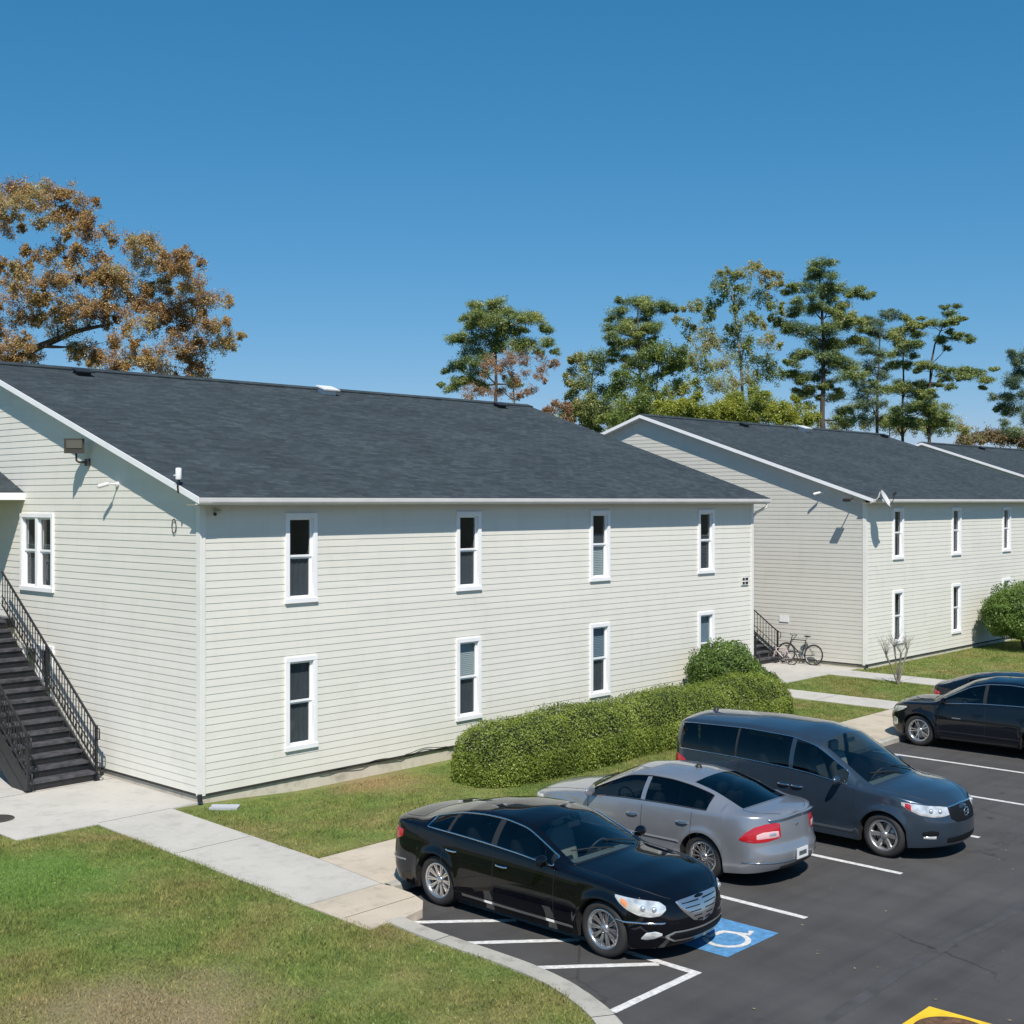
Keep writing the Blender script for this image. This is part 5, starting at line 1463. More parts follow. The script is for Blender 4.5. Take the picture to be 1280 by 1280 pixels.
        mb = MB(); mb.lathe([(0, hz-.09), (rr*.72, hz-.09), (rr*.73, hz-.10), (rr*.73, -.05)], 30, MM); mb.build('brake_disc', M['rimdull'], wl)
        mb = MB(); mb.lathe([(0, -h*.3), (rr-.03, -h*.3)], 30, MM); mb.build('wheel_back', M['underbody'], wl)
        return wl
    def wheels(s, **kw):
        for x in s.sp['wheels']:
            for sd_ in (1, -1): s.wheel(x, sd_, **kw)
    def mirror(s, x, z, mat, col=None):
        for sd_ in (1, -1):
            q = s.q_of_x(x); p = Vector(s.side(q, s.zb(x))); p.y *= sd_
            mb = MB(); c_ = p+Vector((.0, .12*sd_, .085))
            # housing: squashed sphere with flat back
            vs = []; fs = []; n = 10
            for i in range(n+1):
                t = PI*i/n
                for k in range(2*n):
                    a = PI*k/n
                    vx = math.sin(t)*math.cos(a); vy = math.sin(t)*math.sin(a); vz = math.cos(t)
                    vx = vx*.075 if vx > 0 else vx*.02
                    vs.append((c_.x+vx, c_.y+vy*.115, c_.z+vz*.075))
            for i in range(n):
                for k in range(2*n): fs.append((i*2*n+k, (i+1)*2*n+k, (i+1)*2*n+(k+1) % (2*n), i*2*n+(k+1) % (2*n)))
            mb.add(vs, fs, True); o = mb.build('wing_mirror', mat, s.root)
            mb = MB(); mb.bar(p+Vector((0, -.02*sd_, .01)), c_+Vector((0, -.03*sd_, -.04)), .06, .03); mb.build('mirror_arm', M['blackplastic'], o)
    def handles(s, xs_, zs, mat):
        for di, (x, z) in enumerate(zip(xs_, zs)):
            for sd_ in (1, -1):
                mb = MB(); P = []
                for t in np.linspace(-1, 1, 9):
                    p = s.side(s.q_of_x(x+.10*t), z, .012+.022*(1-t**4)); P.append((p[0], p[1]*sd_, p[2]))
                mb.tube(P, .013, 8); mb.build('door_handle', mat, s.doors[di, sd_])
    def interior(s, seat, rows=((.0, 2), (-.95, 3)), dash=.62, zs=.48, wheel_side=1):
        mb = MB(); W = s.W
        mb.box(-1.6, dash+.5, -W/2+.22, W/2-.22, .28, .32); mb.build('cabin_floor', M['underbody'], s.root)
        for (x, k) in rows:
            for y in ((-.36, .36) if k == 2 else (-.42, .0, .42)):
                mb = MB(); w_ = .25 if k == 2 else .2
                def cushion(c_, hx, hy, hz, rx=0):
                    MMx = Matrix.Translation(c_) @ Matrix.Rotation(rx, 4, 'Y'); n = 8; vs = []; fs = []
                    for i in range(n+1):
                        t = PI*i/n
                        for kk in range(2*n):
                            a = PI*kk/n; v = [math.sin(t)*math.cos(a), math.sin(t)*math.sin(a), math.cos(t)]
                            v = [math.copysign(abs(q)**.45, q) for q in v]; vs.append(MMx @ Vector((v[0]*hx, v[1]*hy, v[2]*hz)))
                    for i in range(n):
                        for kk in range(2*n): fs.append((i*2*n+kk, (i+1)*2*n+kk, (i+1)*2*n+(kk+1) % (2*n), i*2*n+(kk+1) % (2*n)))
                    mb.add(vs, fs, True)
                cushion((x+.05, y, zs), .26, w_, .09); cushion((x-.22, y, zs+.36), .08, w_, .32, -.28); cushion((x-.33, y, zs+.76), .05, w_*.5, .09, -.1)
                mb.build('seat', seat, s.root)
        mb = MB(); hb = s.zb(dash+.2)
        mb.box(dash, dash+.6, -W/2+.2, W/2-.2, hb-.32, hb-.06); mb.build('dashboard', M['dash'], s.root)
        c_ = Vector((dash-.12, .37*wheel_side, hb-.08)); ax = Vector((-1, 0, .55)).normalized(); MM = Matrix.Translation(c_) @ ax.to_track_quat('Z', 'Y').to_matrix().to_4x4()
        mb = MB(); mb.tube([MM @ Vector((.18*math.cos(a), .18*math.sin(a), 0)) for a in np.linspace(0, 2*PI, 25)[:-1]], .014, 6, closed=True)
        mb.bar(MM @ Vector((-.17, 0, 0)), MM @ Vector((.17, 0, 0)), .04, .02); mb.bar(MM @ Vector((0, 0, 0)), MM @ Vector((0, 0, -.25)), .05)
        mb.build('steering_wheel', M['seatdark'], s.root)
        mb = MB(); hx = s.sp['header']+.12; mb.obox((hx, 0, s.zc(s.sp['header'])-.12), (1, 0, .3), (0, 1, 0), (-.3, 0, 1), .012, .12, .035); mb.build('rear_view_mirror', M['blackplastic'], s.root)
    def plate(s, where, z, mat, h=.15, w_=.30, lean=0, off=.012):
        p = s.pt(where, 0, z, off); sg = 1 if where == 'F' else -1
        mb = MB(); mb.obox((p[0], 0, p[2]), (1, 0, lean), (0, 1, 0), (-lean, 0, 1), .006, w_/2, h/2); o = mb.build('licence_plate', mat, s.root)
        mb = MB(); mb.obox((p[0]+sg*.008, 0, p[2]+.0), (1, 0, lean), (0, 1, 0), (-lean, 0, 1), .0015, w_*.34, h*.2); mb.build('lettering', M['grey_blind'], o)
    def seams(s, z0=.30):
        ex = set()
        for a, b in s.sp['doors']: ex |= {a, b}
        for x in ex:
            s.strip([(x, z0), (x, s.zb(x)-.012)], .007, M['blackplastic'], 'door_gap', off=.0015)
        for a, b in s.sp['doors']: s.strip([(a, z0), (b, z0)], .008, M['blackplastic'], 'door_gap', off=.0015)
    def wipers(s):
        sp = s.sp; mb = MB(); x0 = sp['cowl']-.04
        for (y0, y1) in ((.55, -.02), (.0, -.6)):
            x1 = x0-.14
            def zz(x, y):
                zr, zc = s.zr(x), s.zc(x); yy = max(.1, s.W/2-.15); e = 1-min(1, abs(y)/yy)**2; return zr+(zc-zr)*e+.02
            def xx(x, y): return x+s.bow(x)*(1-min(1, abs(y)/.8)**2)
            mb.tube([(xx(x0, y0), y0, zz(x0, y0)), (xx(x0-.07, (y0+y1)/2), (y0+y1)/2, zz(x0-.07, (y0+y1)/2)+.01), (xx(x1, y1), y1, zz(x1, y1))], .009, 5)
        mb.build('wiper', M['blackplastic'], s.root)

# --- black luxury saloon (nose out) -------------------------------------------------
def std_ins(tum=.05):
    return [(.15, .06), (.28, .025), (.40, .006), (.60, .0), (.72, .004), (.85, .02), (1.0, tum), (1.3, tum+.03)]
paint_black = paint_mat('black_car_paint', (.002, .0025, .005), .0, .25)
sp = dict(L=4.97, W=1.89, wr=.345, arch=.385, wheels=(1.62, -1.315), cf=.85, cr=.55, nf=2.6, nr=3.0, taperf=.08, taperr=.06,
  belt=[(-2.6, .98), (-2.4, 1.04), (-1.9, 1.055), (-1.2, 1.02), (0, .97), (.9, .945), (1.6, .90), (2.1, .81), (2.4, .70), (2.6, .66)],
  rail=[(-2.6, .99), (-2.45, 1.06), (-2.1, 1.085), (-1.78, 1.10), (-1.35, 1.23), (-1.0, 1.315), (-.6, 1.36), (-.2, 1.37), (.2, 1.325), (.58, 1.16), (.94, .985), (1.0, .97), (1.6, .93), (2.1, .85), (2.4, .735), (2.6, .67)],
  railin=[(-2.6, .1), (-2.0, .16), (-1.6, .26), (-1.2, .29), (-.5, .275), (.2, .25), (.7, .18), (1.0, .14), (1.5, .16), (2.6, .12)],
  crown=[(-2.6, 1.0), (-2.45, 1.09), (-2.1, 1.12), (-1.85, 1.135), (-1.35, 1.29), (-1.0, 1.375), (-.6, 1.425), (-.1, 1.435), (.27, 1.39), (.64, 1.22), (.98, 1.03), (1.1, 1.02), (1.6, .985), (2.1, .90), (2.38, .78), (2.6, .70)],
  bow=[(-2.6, 0), (-2.2, -.0), (-1.8, -.1), (-1.2, -.06), (-.5, 0), (.1, .05), (.7, .12), (1.0, .15), (1.4, .06), (1.7, 0), (2.6, 0)],
  sill=[(-2.6, .26), (-2.2, .22), (-1.7, .18), (1.7, .17), (2.2, .19), (2.6, .22)],
  insS=std_ins(), insF=[(.15, .12), (.26, .03), (.36, 0), (.5, .0), (.62, .03), (.75, .09), (.9, .20)], insR=[(.2, .10), (.35, .02), (.55, 0), (.7, .03), (.9, .05), (1.05, .08), (1.2, .12)],
  doors=[(.85, -.22), (-.22, -1.18)], windows=[(.80, -.20), (-.30, -1.10), (-1.16, -1.55)], bpost=[(-.20, -.30), (-1.10, -1.16)],
  cols=[.85, .80, -.20, -.22, -.30, -1.10, -1.16, -1.18, -1.55, .98, .27, -1.0, -1.82, 2.42, -1.84, 1.0], cowl=.98, header=.27, rhead=-1.0, deck=-1.82,
  paint=paint_black, trim=M['chrome'], winmat=M['tintglass'], cat='car')
c = Car('parked_car', (.04, -8.465, 0), -PI/2, 'glossy black saloon with chrome grille over the hatched aisle edge', sp)
c.wheels(spokes=10, style='twin'); c.mirror(.72, 1, paint_black); c.seams(.3); c.handles((-.05, -1.0), (.80, .83), M['chrome']); c.interior(M['seat'], rows=((.1, 2), (-.72, 3)), zs=.40); c.wipers()
c.strip([(1.18, .285), (.3, .275), (-.8, .275)], .035, M['chrome'], 'side_moulding', off=.012)
c.patch([(.60, .66, .70), (.68, .60, .755), (.80, .585, .775), (.95, .60, .79), (1.10, .66, .805), (1.20, .73, .815), (1.26, .79, .82)], M['lamp'], 'headlight', off=.007)
for o in [o for o in c.root.children if o.name.startswith('headlight')]:
    sd_ = 1 if sum(v.co.y for v in o.data.vertices) > 0 else -1
    c.patch([(1.09, .67, .76), (1.14, .70, .785), (1.19, .74, .80)], M['amber'], 'indicator', off=.011, sides=(sd_,), parent=o)
    mb = MB()
    for (q, z) in ((.76, .675), (.90, .69)):
        p = c.pt('F', q, z, .0); mb.sphere((p[0], p[1]*sd_, p[2]), .038, n=8)
    mb.build('reflector', M['glare'], o)
# grille: chrome shield with horizontal slats
c.patch([(-.44, .72, .735), (-.36, .62, .745), (-.2, .49, .75), (0, .44, .752), (.2, .49, .75), (.36, .62, .745), (.44, .72, .735)], M['rim'], 'grille', off=.022, sides=(1,), one=True)
gr = [o for o in c.root.children if o.name.startswith('grille')][-1]
for z0 in (.69, .635, .58, .525, .475):
    half = np.interp(z0, [.44, .49, .62, .72], [.03, .17, .33, .41])
    c.patch([(-half, z0, z0+.028), (-.02, z0-.006, z0+.022)], M['dark'], 'slat_gap', off=.030, sides=(1,), one=True, rows=2, parent=gr)
    c.patch([(.02, z0-.006, z0+.022), (half, z0, z0+.028)], M['dark'], 'slat_gap', off=.030, sides=(1,), one=True, rows=2, parent=gr)
c.patch([(-.62, .335, .36), (-.5, .27, .40), (0, .255, .385), (.5, .27, .40), (.62, .335, .36)], M['rimdull'], 'lower_grille', off=.008, sides=(1,), one=True)
gr = [o for o in c.root.children if o.name.startswith('lower_grille')][-1]
c.patch([(-.58, .335, .352), (-.49, .285, .387), (0, .27, .372), (.49, .285, .387), (.58, .335, .352)], M['dark'], 'mesh', off=.014, sides=(1,), one=True, parent=gr)
c.patch([(.66, .37, .39), (.74, .33, .42), (.86, .31, .40), (.92, .32, .33)], M['lamp'], 'fog_lamp', off=.008)
c.patch([(.62, .505, .52), (.8, .50, .52), (1.25, .515, .53)], M['chrome'], 'bumper_trim', off=.010, rows=2)
c.patch([(.52, .74, .90), (.72, .73, .96), (.95, .76, .955), (1.15, .84, .93)], M['red'], 'taillight', where='R', off=.008)
c.patch([(.0, .50, .53), (.9, .50, .53), (1.25, .52, .545)], M['rimdull'], 'bumper_trim', where='R', off=.010, rows=2)
c.plate('R', .82, M['plate'])

# --- silver saloon (nose in) ---------------------------------------------------------
paint_silver = paint_mat('silver_car_paint', (.33, .35, .385), .6, .28)
sp = dict(L=4.86, W=1.835, wr=.335, arch=.375, wheels=(1.44, -1.29), cf=.8, cr=.62, nf=2.6, nr=2.7, taperf=.08, taperr=.09,
  belt=[(-2.5, .98), (-2.3, 1.035), (-1.9, 1.04), (-1.2, .995), (0, .95), (.9, .925), (1.6, .86), (2.1, .77), (2.35, .68), (2.6, .64)],
  rail=[(-2.5, .99), (-2.36, 1.06), (-2.1, 1.07), (-1.78, 1.08), (-1.3, 1.25), (-.95, 1.33), (-.6, 1.375), (-.2, 1.38), (.2, 1.33), (.6, 1.15), (.98, .96), (1.06, .95), (1.6, .89), (2.1, .80), (2.35, .71), (2.6, .66)],
  railin=[(-2.6, .1), (-2.0, .15), (-1.6, .25), (-1.2, .28), (-.5, .27), (.2, .25), (.7, .18), (1.0, .14), (1.5, .16), (2.6, .12)],
  crown=[(-2.5, 1.0), (-2.38, 1.09), (-2.1, 1.105), (-1.85, 1.115), (-1.3, 1.31), (-.95, 1.40), (-.6, 1.445), (-.1, 1.45), (.25, 1.40), (.65, 1.21), (1.02, 1.005), (1.15, 1.0), (1.6, .95), (2.1, .86), (2.33, .75), (2.6, .68)],
  bow=[(-2.6, 0), (-2.2, 0), (-1.8, -.12), (-1.2, -.07), (-.5, 0), (.1, .05), (.7, .12), (1.0, .15), (1.4, .06), (1.7, 0), (2.6, 0)],
  sill=[(-2.6, .30), (-2.2, .25), (-1.7, .19), (1.7, .17), (2.2, .19), (2.6, .22)],
  insS=std_ins(.045), insF=[(.15, .12), (.26, .03), (.36, 0), (.5, .0), (.62, .03), (.75, .09), (.9, .20)], insR=[(.2, .14), (.32, .04), (.42, .0), (.56, 0), (.60, .05), (.8, .07), (1.0, .10), (1.1, .15)],
  doors=[(.88, -.18), (-.18, -1.10)], windows=[(.84, -.14), (-.22, -1.34)], bpost=[(-.14, -.22)], postmat=paint_silver,
  cols=[.88, .84, -.14, -.18, -.22, -1.10, -1.34, 1.02, .2, -.93, -1.80, -1.82, 1.04, 2.38], cowl=1.02, header=.2, rhead=-.93, deck=-1.80,
  paint=paint_silver, trim=M['blackplastic'], trimr=.008, winmat=M['tintglass'], rearmat=M['tintglass'])
c = Car('parked_car', (3.5, -7.86, 0), PI/2, 'silver saloon parked nose-in between the black saloon and the grey minivan', sp)
c.wheels(spokes=14, style='single'); c.mirror(.74, 1, paint_silver); c.seams(.3); c.handles((-.02, -.95), (.79, .81), M['chrome']); c.interior(M['seat'], rows=((.05, 2), (-.72, 3)), zs=.42); c.wipers()
c.strip([(1.0, .50), (-.9, .52)], .03, M['silverpart'], 'side_moulding', off=.012)
c.strip([(1.0, .482), (-.9, .502)], .007, M['chrome'], 'moulding_trim', off=.013)
c.patch([(.42, .74, .93), (.52, .72, .945), (.72, .69, .94), (.90, .68, .90), (1.03, .69, .82), (1.12, .705, .73)], M['red'], 'taillight', where='R', off=.010)
for o in [o for o in c.root.children if o.name.startswith('taillight')]:
    sd_ = 1 if sum(v.co.y for v in o.data.vertices) > 0 else -1
    c.patch([(.45, .745, .84), (.58, .735, .85), (.76, .725, .845), (.88, .72, .80)], M['pinklens'], 'reversing_lens', where='R', off=.014, sides=(sd_,), parent=o)
    c.patch([(.5, .765, .82), (.6, .76, .825), (.68, .76, .81)], M['glare'], 'reflector', where='R', off=.017, sides=(sd_,), parent=o)
c.patch([(-.66, .985, 1.005), (0, 1.0, 1.02), (.66, .985, 1.005)], paint_silver, 'spoiler', where='R', off=.05, sides=(1,), one=True, rows=2)
c.patch([(-1.1, .385, .40), (0, .385, .40), (1.1, .385, .40)], M['chrome'], 'bumper_trim', where='R', off=.010, sides=(1,), one=True, rows=2)
c.patch([(-.45, .27, .32), (0, .27, .33), (.45, .27, .32)], M['blackplastic'], 'lower_valance', where='R', off=.008, sides=(1,), one=True, rows=3)
c.patch([(-.72, .595, .602), (0, .595, .602), (.72, .595, .602)], M['blackplastic'], 'boot_gap', where='R', off=.004, sides=(1,), one=True, rows=1)
c.plate('R', .46, M['plate'], off=.02)
c.patch([(-.035, .84, .90), (0, .83, .91), (.035, .84, .90)], M['chrome'], 'badge', where='R', off=.012, sides=(1,), one=True)
mb = MB(); mb.lathe([(0, .05), (.03, .045), (.05, .01), (.055, -.01)], 16, Matrix.Translation((-.62, 0, 1.445))); mb.build('roof_antenna', M['blackplastic'], c.root)
c.patch([(.6, .62, .70), (.8, .60, .75), (1.0, .63, .77), (1.15, .70, .775)], M['lamp'], 'headlight', off=.007)

# --- grey-blue minivan (nose out) ------------------------------------------------------
paint_van = paint_mat('slate_blue_car_paint', (.036, .058, .088), .5, .30)
sp = dict(L=5.10, W=1.97, wr=.345, arch=.395, wheels=(1.60, -1.40), cf=.95, cr=.45, nf=2.4, nr=4.0, taperf=.07, taperr=.03,
  belt=[(-2.6, 1.12), (-2.3, 1.15), (-1.0, 1.13), (0, 1.09), (.9, 1.04), (1.3, 1.01), (1.8, .98), (2.2, .90), (2.45, .79), (2.6, .74)],
  rail=[(-2.6, 1.60), (-2.45, 1.66), (-2.2, 1.70), (-1.0, 1.74), (-.1, 1.71), (.35, 1.62), (.8, 1.35), (1.25, 1.07), (1.35, 1.045), (1.8, 1.01), (2.2, .925), (2.45, .81), (2.6, .76)],
  railin=[(-2.6, .16), (-2.2, .17), (-1, .20), (0, .20), (.6, .18), (1.2, .12), (1.6, .15), (2.6, .12)],
  crown=[(-2.6, 1.64), (-2.45, 1.74), (-2.2, 1.79), (-1.0, 1.825), (0, 1.81), (.42, 1.72), (.85, 1.46), (1.30, 1.14), (1.4, 1.115), (1.8, 1.07), (2.2, .985), (2.43, .86), (2.6, .79)],
  bow=[(-2.6, -.0), (-1.8, 0), (-.5, 0), (.3, .07), (.9, .13), (1.3, .17), (1.7, .06), (2.0, 0), (2.6, 0)],
  sill=[(-2.6, .30), (-2.2, .25), (-1.7, .21), (1.7, .20), (2.2, .22), (2.6, .25)],
  insS=[(.15, .05), (.3, .02), (.5, .0), (.75, .0), (.92, .012), (1.15, .03), (1.4, .06)], insF=[(.15, .12), (.27, .03), (.4, 0), (.6, .0), (.75, .05), (.9, .14), (1.1, .25)], insR=[(.2, .10), (.35, .02), (.5, 0), (.65, .01), (1.1, .03), (1.4, .07), (1.7, .12)],
  doors=[(1.12, -.02), (-.02, -1.05)], windows=[(.98, -.0), (-.08, -1.10), (-1.14, -2.30)], bpost=[(-1.10, -1.14)], bulge=.045,
  cols=[1.12, .98, -.02, 0.0, -.08, -1.05, -1.10, -1.14, -2.30, 1.32, .42, -2.43, -2.5, 1.34, 2.44], cowl=1.32, header=.42, rhead=-2.5, deck=-9,
  paint=paint_van, trim=M['chrome'], trimr=.008, winmat=M['tintglass'], cat='minivan')
c = Car('parked_minivan', (6.5, -8.93, 0), -PI/2, 'slate blue minivan facing out beside the silver saloon', sp)
c.wheels(spokes=6, style='single', rim=M['rimdull']); c.mirror(.86, 1, paint_van); c.seams(.3); c.handles((.1, -.15), (.90, .90), M['chrome']); c.interior(M['seat'], rows=((.35, 2), (-.55, 2), (-1.5, 3)), dash=.95, zs=.62); c.wipers()
c.strip([(-.9, .96), (-2.2, .97)], .012, M['blackplastic'], 'slide_rail', off=.003)
c.patch([(.44, .72, .83), (.58, .70, .85), (.75, .70, .865), (.95, .73, .885), (1.12, .80, .905), (1.24, .865, .915)], M['lamp'], 'headlight', off=.008)
for o in [o for o in c.root.children if o.name.startswith('headlight')]:
    sd_ = 1 if sum(v.co.y for v in o.data.vertices) > 0 else -1
    c.patch([(1.08, .785, .885), (1.13, .81, .898), (1.19, .84, .905)], M['red'], 'indicator', off=.013, sides=(sd_,), parent=o)
    mb = MB()
    for (q, z) in ((.62, .78), (.78, .79)):
        p = c.pt('F', q, z, .0); mb.sphere((p[0], p[1]*sd_, p[2]), .04, n=8)
    mb.build('reflector', M['glare'], o)
c.patch([(-.42, .66, .80), (-.3, .60, .825), (0, .585, .83), (.3, .60, .825), (.42, .66, .80)], M['dark'], 'grille', off=.010, sides=(1,), one=True)
gr = [o for o in c.root.children if o.name.startswith('grille')][-1]
c.patch([(-.42, .82, .84), (0, .842, .862), (.42, .82, .84)], M['chrome'], 'grille_bar', off=.014, sides=(1,), one=True, rows=2, parent=gr)
p = c.pt('F', 0, .72, .015)
mb = MB(); mb.tube([(p[0]+.01, .075*math.cos(a), p[2]+.065*math.sin(a)) for a in np.linspace(0, 2*PI, 25)[:-1]], .010, 6, closed=True); mb.bar((p[0]+.012, -.09, p[2]), (p[0]+.012, .09, p[2]), .02); mb.build('badge', M['chrome'], gr)
c.patch([(-.5, .29, .37), (0, .28, .38), (.5, .29, .37)], M['dark'], 'lower_grille', off=.008, sides=(1,), one=True)
c.patch([(.66, .42, .48), (.78, .39, .50), (.92, .42, .47)], M['dark'], 'fog_recess', off=.007)
c.patch([(.70, .365, .41), (.80, .36, .41), (.90, .37, .40)], M['lamp'], 'fog_lamp', off=.010)
c.patch([(.78, .86, 1.10), (.9, .85, 1.12), (1.0, .87, 1.12), (1.12, .90, 1.08), (1.2, .94, 1.03)], M['red'], 'taillight', where='R', off=.010)
mb = MB(); mb.lathe([(0, .05), (.03, .045), (.05, .01), (.055, -.01)], 16, Matrix.Translation((-2.15, 0, 1.79))); mb.build('roof_antenna', M['blackplastic'], c.root)

# --- dark blue-black crossover (nose in) -------------------------------------------------
paint_navy = paint_mat('navy_car_paint', (.004, .006, .011), .1, .26)
sp = dict(L=4.66, W=1.86, wr=.355, arch=.40, wheels=(1.42, -1.30), cf=.8, cr=.5, nf=2.6, nr=3.2, taperf=.07, taperr=.06,
  belt=[(-2.4, 1.12), (-1.9, 1.14), (-1.0, 1.09), (0, 1.05), (.8, 1.02), (1.3, .99), (1.8, .93), (2.15, .84), (2.4, .78)],
  rail=[(-2.4, 1.14), (-2.25, 1.25), (-1.9, 1.45), (-1.4, 1.55), (-.6, 1.60), (-.1, 1.57), (.3, 1.46), (.7, 1.23), (1.05, 1.04), (1.15, 1.02), (1.8, .97), (2.15, .88), (2.4, .80)],
  railin=[(-2.6, .1), (-2.0, .22), (-1, .24), (0, .23), (.6, .18), (1.1, .12), (1.6, .15), (2.6, .12)],
  crown=[(-2.4, 1.16), (-2.25, 1.30), (-1.9, 1.56), (-1.4, 1.63), (-.6, 1.66), (-.05, 1.64), (.35, 1.53), (.75, 1.30), (1.10, 1.09), (1.2, 1.08), (1.8, 1.03), (2.13, .94), (2.4, .83)],
  bow=[(-2.6, 0), (-1.8, -.05), (-.5, 0), (.1, .05), (.7, .11), (1.1, .14), (1.6, .05), (2.0, 0), (2.6, 0)],
  sill=[(-2.6, .34), (-2.2, .28), (-1.7, .24), (1.7, .23), (2.2, .26), (2.6, .30)],
  insS=std_ins(.045), insF=[(.15, .14), (.30, .03), (.42, 0), (.6, .0), (.75, .04), (.9, .12), (1.1, .22)], insR=[(.2, .10), (.35, .02), (.6, 0), (.9, .03), (1.2, .08), (1.5, .2)],
  doors=[(.95, -.12), (-.12, -1.12)], windows=[(.86, -.06), (-.14, -1.05), (-1.10, -1.85)], bpost=[(-.06, -.14), (-1.05, -1.10)],
  cols=[.95, .86, -.06, -.12, -.14, -1.05, -1.10, -1.12, -1.85, 1.12, .28, -1.45, -2.2, 1.14, 2.2], cowl=1.12, header=.28, rhead=-1.45, deck=-2.2,
  paint=paint_navy, trim=M['chrome'], trimr=.009, winmat=M['tintglass'], cat='car')
c = Car('parked_crossover', (15.45, -8.27, 0), PI/2, 'navy crossover parked nose-in at the right edge with silver wheels', sp)
c.wheels(spokes=5, style='twin'); c.mirror(.78, 1, paint_navy); c.seams(.33); c.handles((.05, -.95), (.86, .88), paint_navy); c.interior(M['seatdark'], zs=.58); c.wipers()
c.patch([(.55, .70, .78), (.75, .68, .83), (.95, .73, .86), (1.12, .80, .875), (1.2, .85, .88)], M['lamp'], 'headlight', off=.007)
c.patch([(-.55, .50, .80), (0, .48, .82), (.55, .50, .80)], M['dark'], 'grille', off=.008, sides=(1,), one=True)
c.patch([(.75, .42, .58), (.85, .40, .60), (.95, .44, .56)], M['lamp'], 'fog_lamp', off=.008)
c.patch([(.4, .84, .98), (.7, .84, 1.02), (.95, .88, 1.0)], M['red'], 'taillight', where='R', off=.009)
c.strip([(.9, .27), (-.85, .29)], .05, M['blackplastic'], 'rocker_trim', off=.008)
c.strip([(.62, .74), (.42, .74)], .018, M['rimdull'], 'badge', off=.003)

# --- dark saloon beyond it (nose out) -----------------------------------------------------
sp = dict(L=4.75, W=1.83, wr=.33, arch=.37, wheels=(1.42, -1.28), cf=.8, cr=.5, nf=2.6, nr=3.0, taperf=.08, taperr=.06,
  belt=[(-2.5, 1.0), (-2.3, 1.05), (-1.9, 1.06), (-1.2, 1.0), (0, .95), (.9, .93), (1.6, .87), (2.1, .78), (2.3, .70), (2.6, .64)],
  rail=[(-2.5, 1.01), (-2.3, 1.08), (-2.0, 1.10), (-1.35, 1.29), (-.95, 1.36), (-.5, 1.39), (-.1, 1.38), (.3, 1.28), (.7, 1.08), (1.0, .96), (1.6, .90), (2.1, .81), (2.6, .66)],
  railin=[(-2.6, .1), (-2.0, .17), (-1.5, .26), (-.5, .27), (.2, .25), (.7, .18), (1.0, .14), (1.5, .16), (2.6, .12)],
  crown=[(-2.5, 1.02), (-2.32, 1.11), (-2.05, 1.13), (-1.35, 1.36), (-.95, 1.43), (-.5, 1.46), (-.05, 1.45), (.35, 1.34), (.75, 1.13), (1.02, 1.01), (1.6, .96), (2.1, .86), (2.6, .68)],
  bow=[(-2.6, 0), (-2.2, 0), (-1.8, -.1), (-1.2, -.06), (-.5, 0), (.1, .05), (.7, .12), (1.0, .15), (1.4, .06), (2.6, 0)],
  sill=[(-2.6, .28), (-2.2, .24), (-1.7, .19), (1.7, .17), (2.2, .19), (2.6, .22)],
  insS=std_ins(.045), insF=[(.15, .12), (.36, 0), (.5, .0), (.75, .09), (.9, .20)], insR=[(.2, .10), (.35, .02), (.6, 0), (.9, .04), (1.1, .10)],
  doors=[(.85, -.2), (-.2, -1.12)], windows=[(.80, -.16), (-.24, -1.35)], bpost=[(-.16, -.24)],
  cols=[.85, .80, -.16, -.2, -.24, -1.12, -1.35, 1.0, .25, -.98, -1.98, -2.0, 1.02, 2.3], cowl=1.0, header=.25, rhead=-.98, deck=-1.98,
  paint=paint_navy, trim=M['blackplastic'], trimr=.008, winmat=M['tintglass'], rearmat=M['tintglass'])
c = Car('parked_car', (17.75, -8.28, 0), -PI/2, 'dark saloon with red tail lamp mostly hidden behind the navy crossover', sp)
c.wheels(spokes=10, style='single'); c.mirror(.72, 1, paint_navy); c.seams(.3); c.handles((-.02, -.95), (.8, .82), paint_navy); c.interior(M['seatdark'])
c.patch([(.40, .82, .96), (.6, .76, .98), (.85, .74, .97), (1.05, .80, .93)], M['red'], 'taillight', where='R', off=.008)
c.patch([(.6, .62, .70), (.8, .60, .75), (1.0, .63, .77), (1.15, .70, .775)], M['lamp'], 'headlight', off=.007)


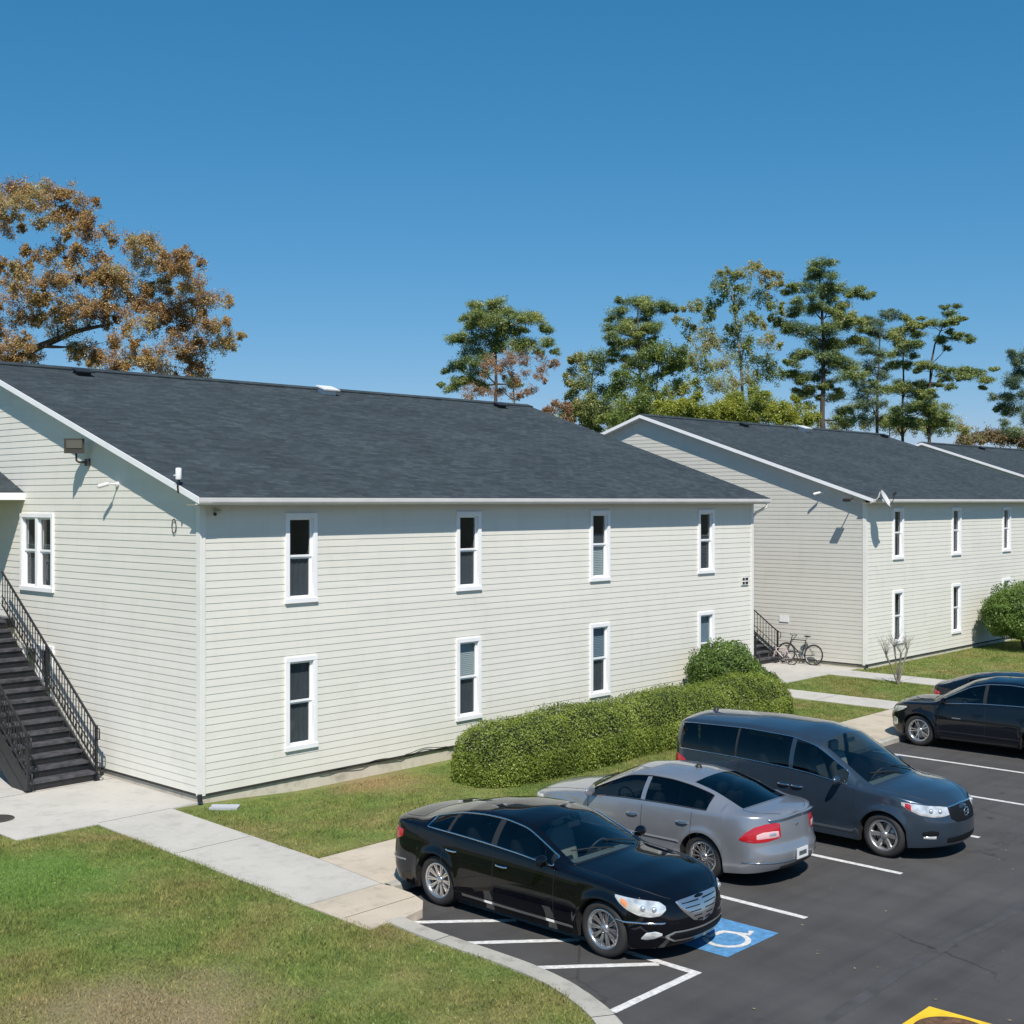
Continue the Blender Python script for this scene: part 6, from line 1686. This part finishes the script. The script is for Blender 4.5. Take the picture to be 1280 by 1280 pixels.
# ------------------------------------------------------------------ world, sun, camera
w = bpy.data.worlds.new('World'); SC.world = w; w.use_nodes = True
nt = w.node_tree; bg = nt.nodes['Background']
sky = nt.nodes.new('ShaderNodeTexSky'); sky.sky_type = 'NISHITA'; sky.sun_disc = False
sd = Vector((-.92, -1.08, 1.72)).normalized()           # direction towards the sun
sky.sun_elevation = math.asin(sd.z); sky.sun_rotation = math.atan2(sd.x, sd.y)
sky.altitude = 900; sky.air_density = 1.0; sky.dust_density = .3; sky.ozone_density = 3.2
sep = N(nt, 'ShaderNodeSeparateColor'); cmb = N(nt, 'ShaderNodeCombineColor'); nt.links.new(sky.outputs[0], sep.inputs[0])
for ch, (A_, g_) in enumerate(((.302, 1.40), (1.18, .75), (1.80, .67))):
    p_ = N(nt, 'ShaderNodeMath'); p_.operation = 'POWER'; nt.links.new(sep.outputs[ch], p_.inputs[0]); p_.inputs[1].default_value = g_
    m_ = N(nt, 'ShaderNodeMath'); m_.operation = 'MULTIPLY'; nt.links.new(p_.outputs[0], m_.inputs[0]); m_.inputs[1].default_value = A_
    nt.links.new(m_.outputs[0], cmb.inputs[ch])
skycol = cmb.outputs[0]
nt.links.new(skycol, bg.inputs[0]); bg.inputs[1].default_value = .092
sl = bpy.data.lights.new('sun', 'SUN'); sl.energy = 5.0; sl.angle = R(.5); sl.color = (1, .93, .84)
so = bpy.data.objects.new('sun', sl); COL.objects.link(so); so.rotation_euler = sd.to_track_quat('Z', 'Y').to_euler(); so.location = (-20, -20, 40)
cd = bpy.data.cameras.new('camera'); co = bpy.data.objects.new('camera', cd); COL.objects.link(co)
co.location = CAM; co.rotation_euler = (PI/2, 0, -math.atan2(.7299, .6835))
cd.sensor_width = 36; cd.lens = 1591/1280*36; cd.shift_y = -14/1280; cd.clip_end = 3000; cd.clip_start = .1
SC.camera = co
SC.view_settings.view_transform = 'Standard'; SC.view_settings.look = 'None'; SC.view_settings.exposure = .12; SC.view_settings.gamma = 1
SC.render.engine = 'CYCLES'
SC.render.resolution_x = 1024; SC.render.resolution_y = 1024
SC.cycles.transparent_max_bounces = 16
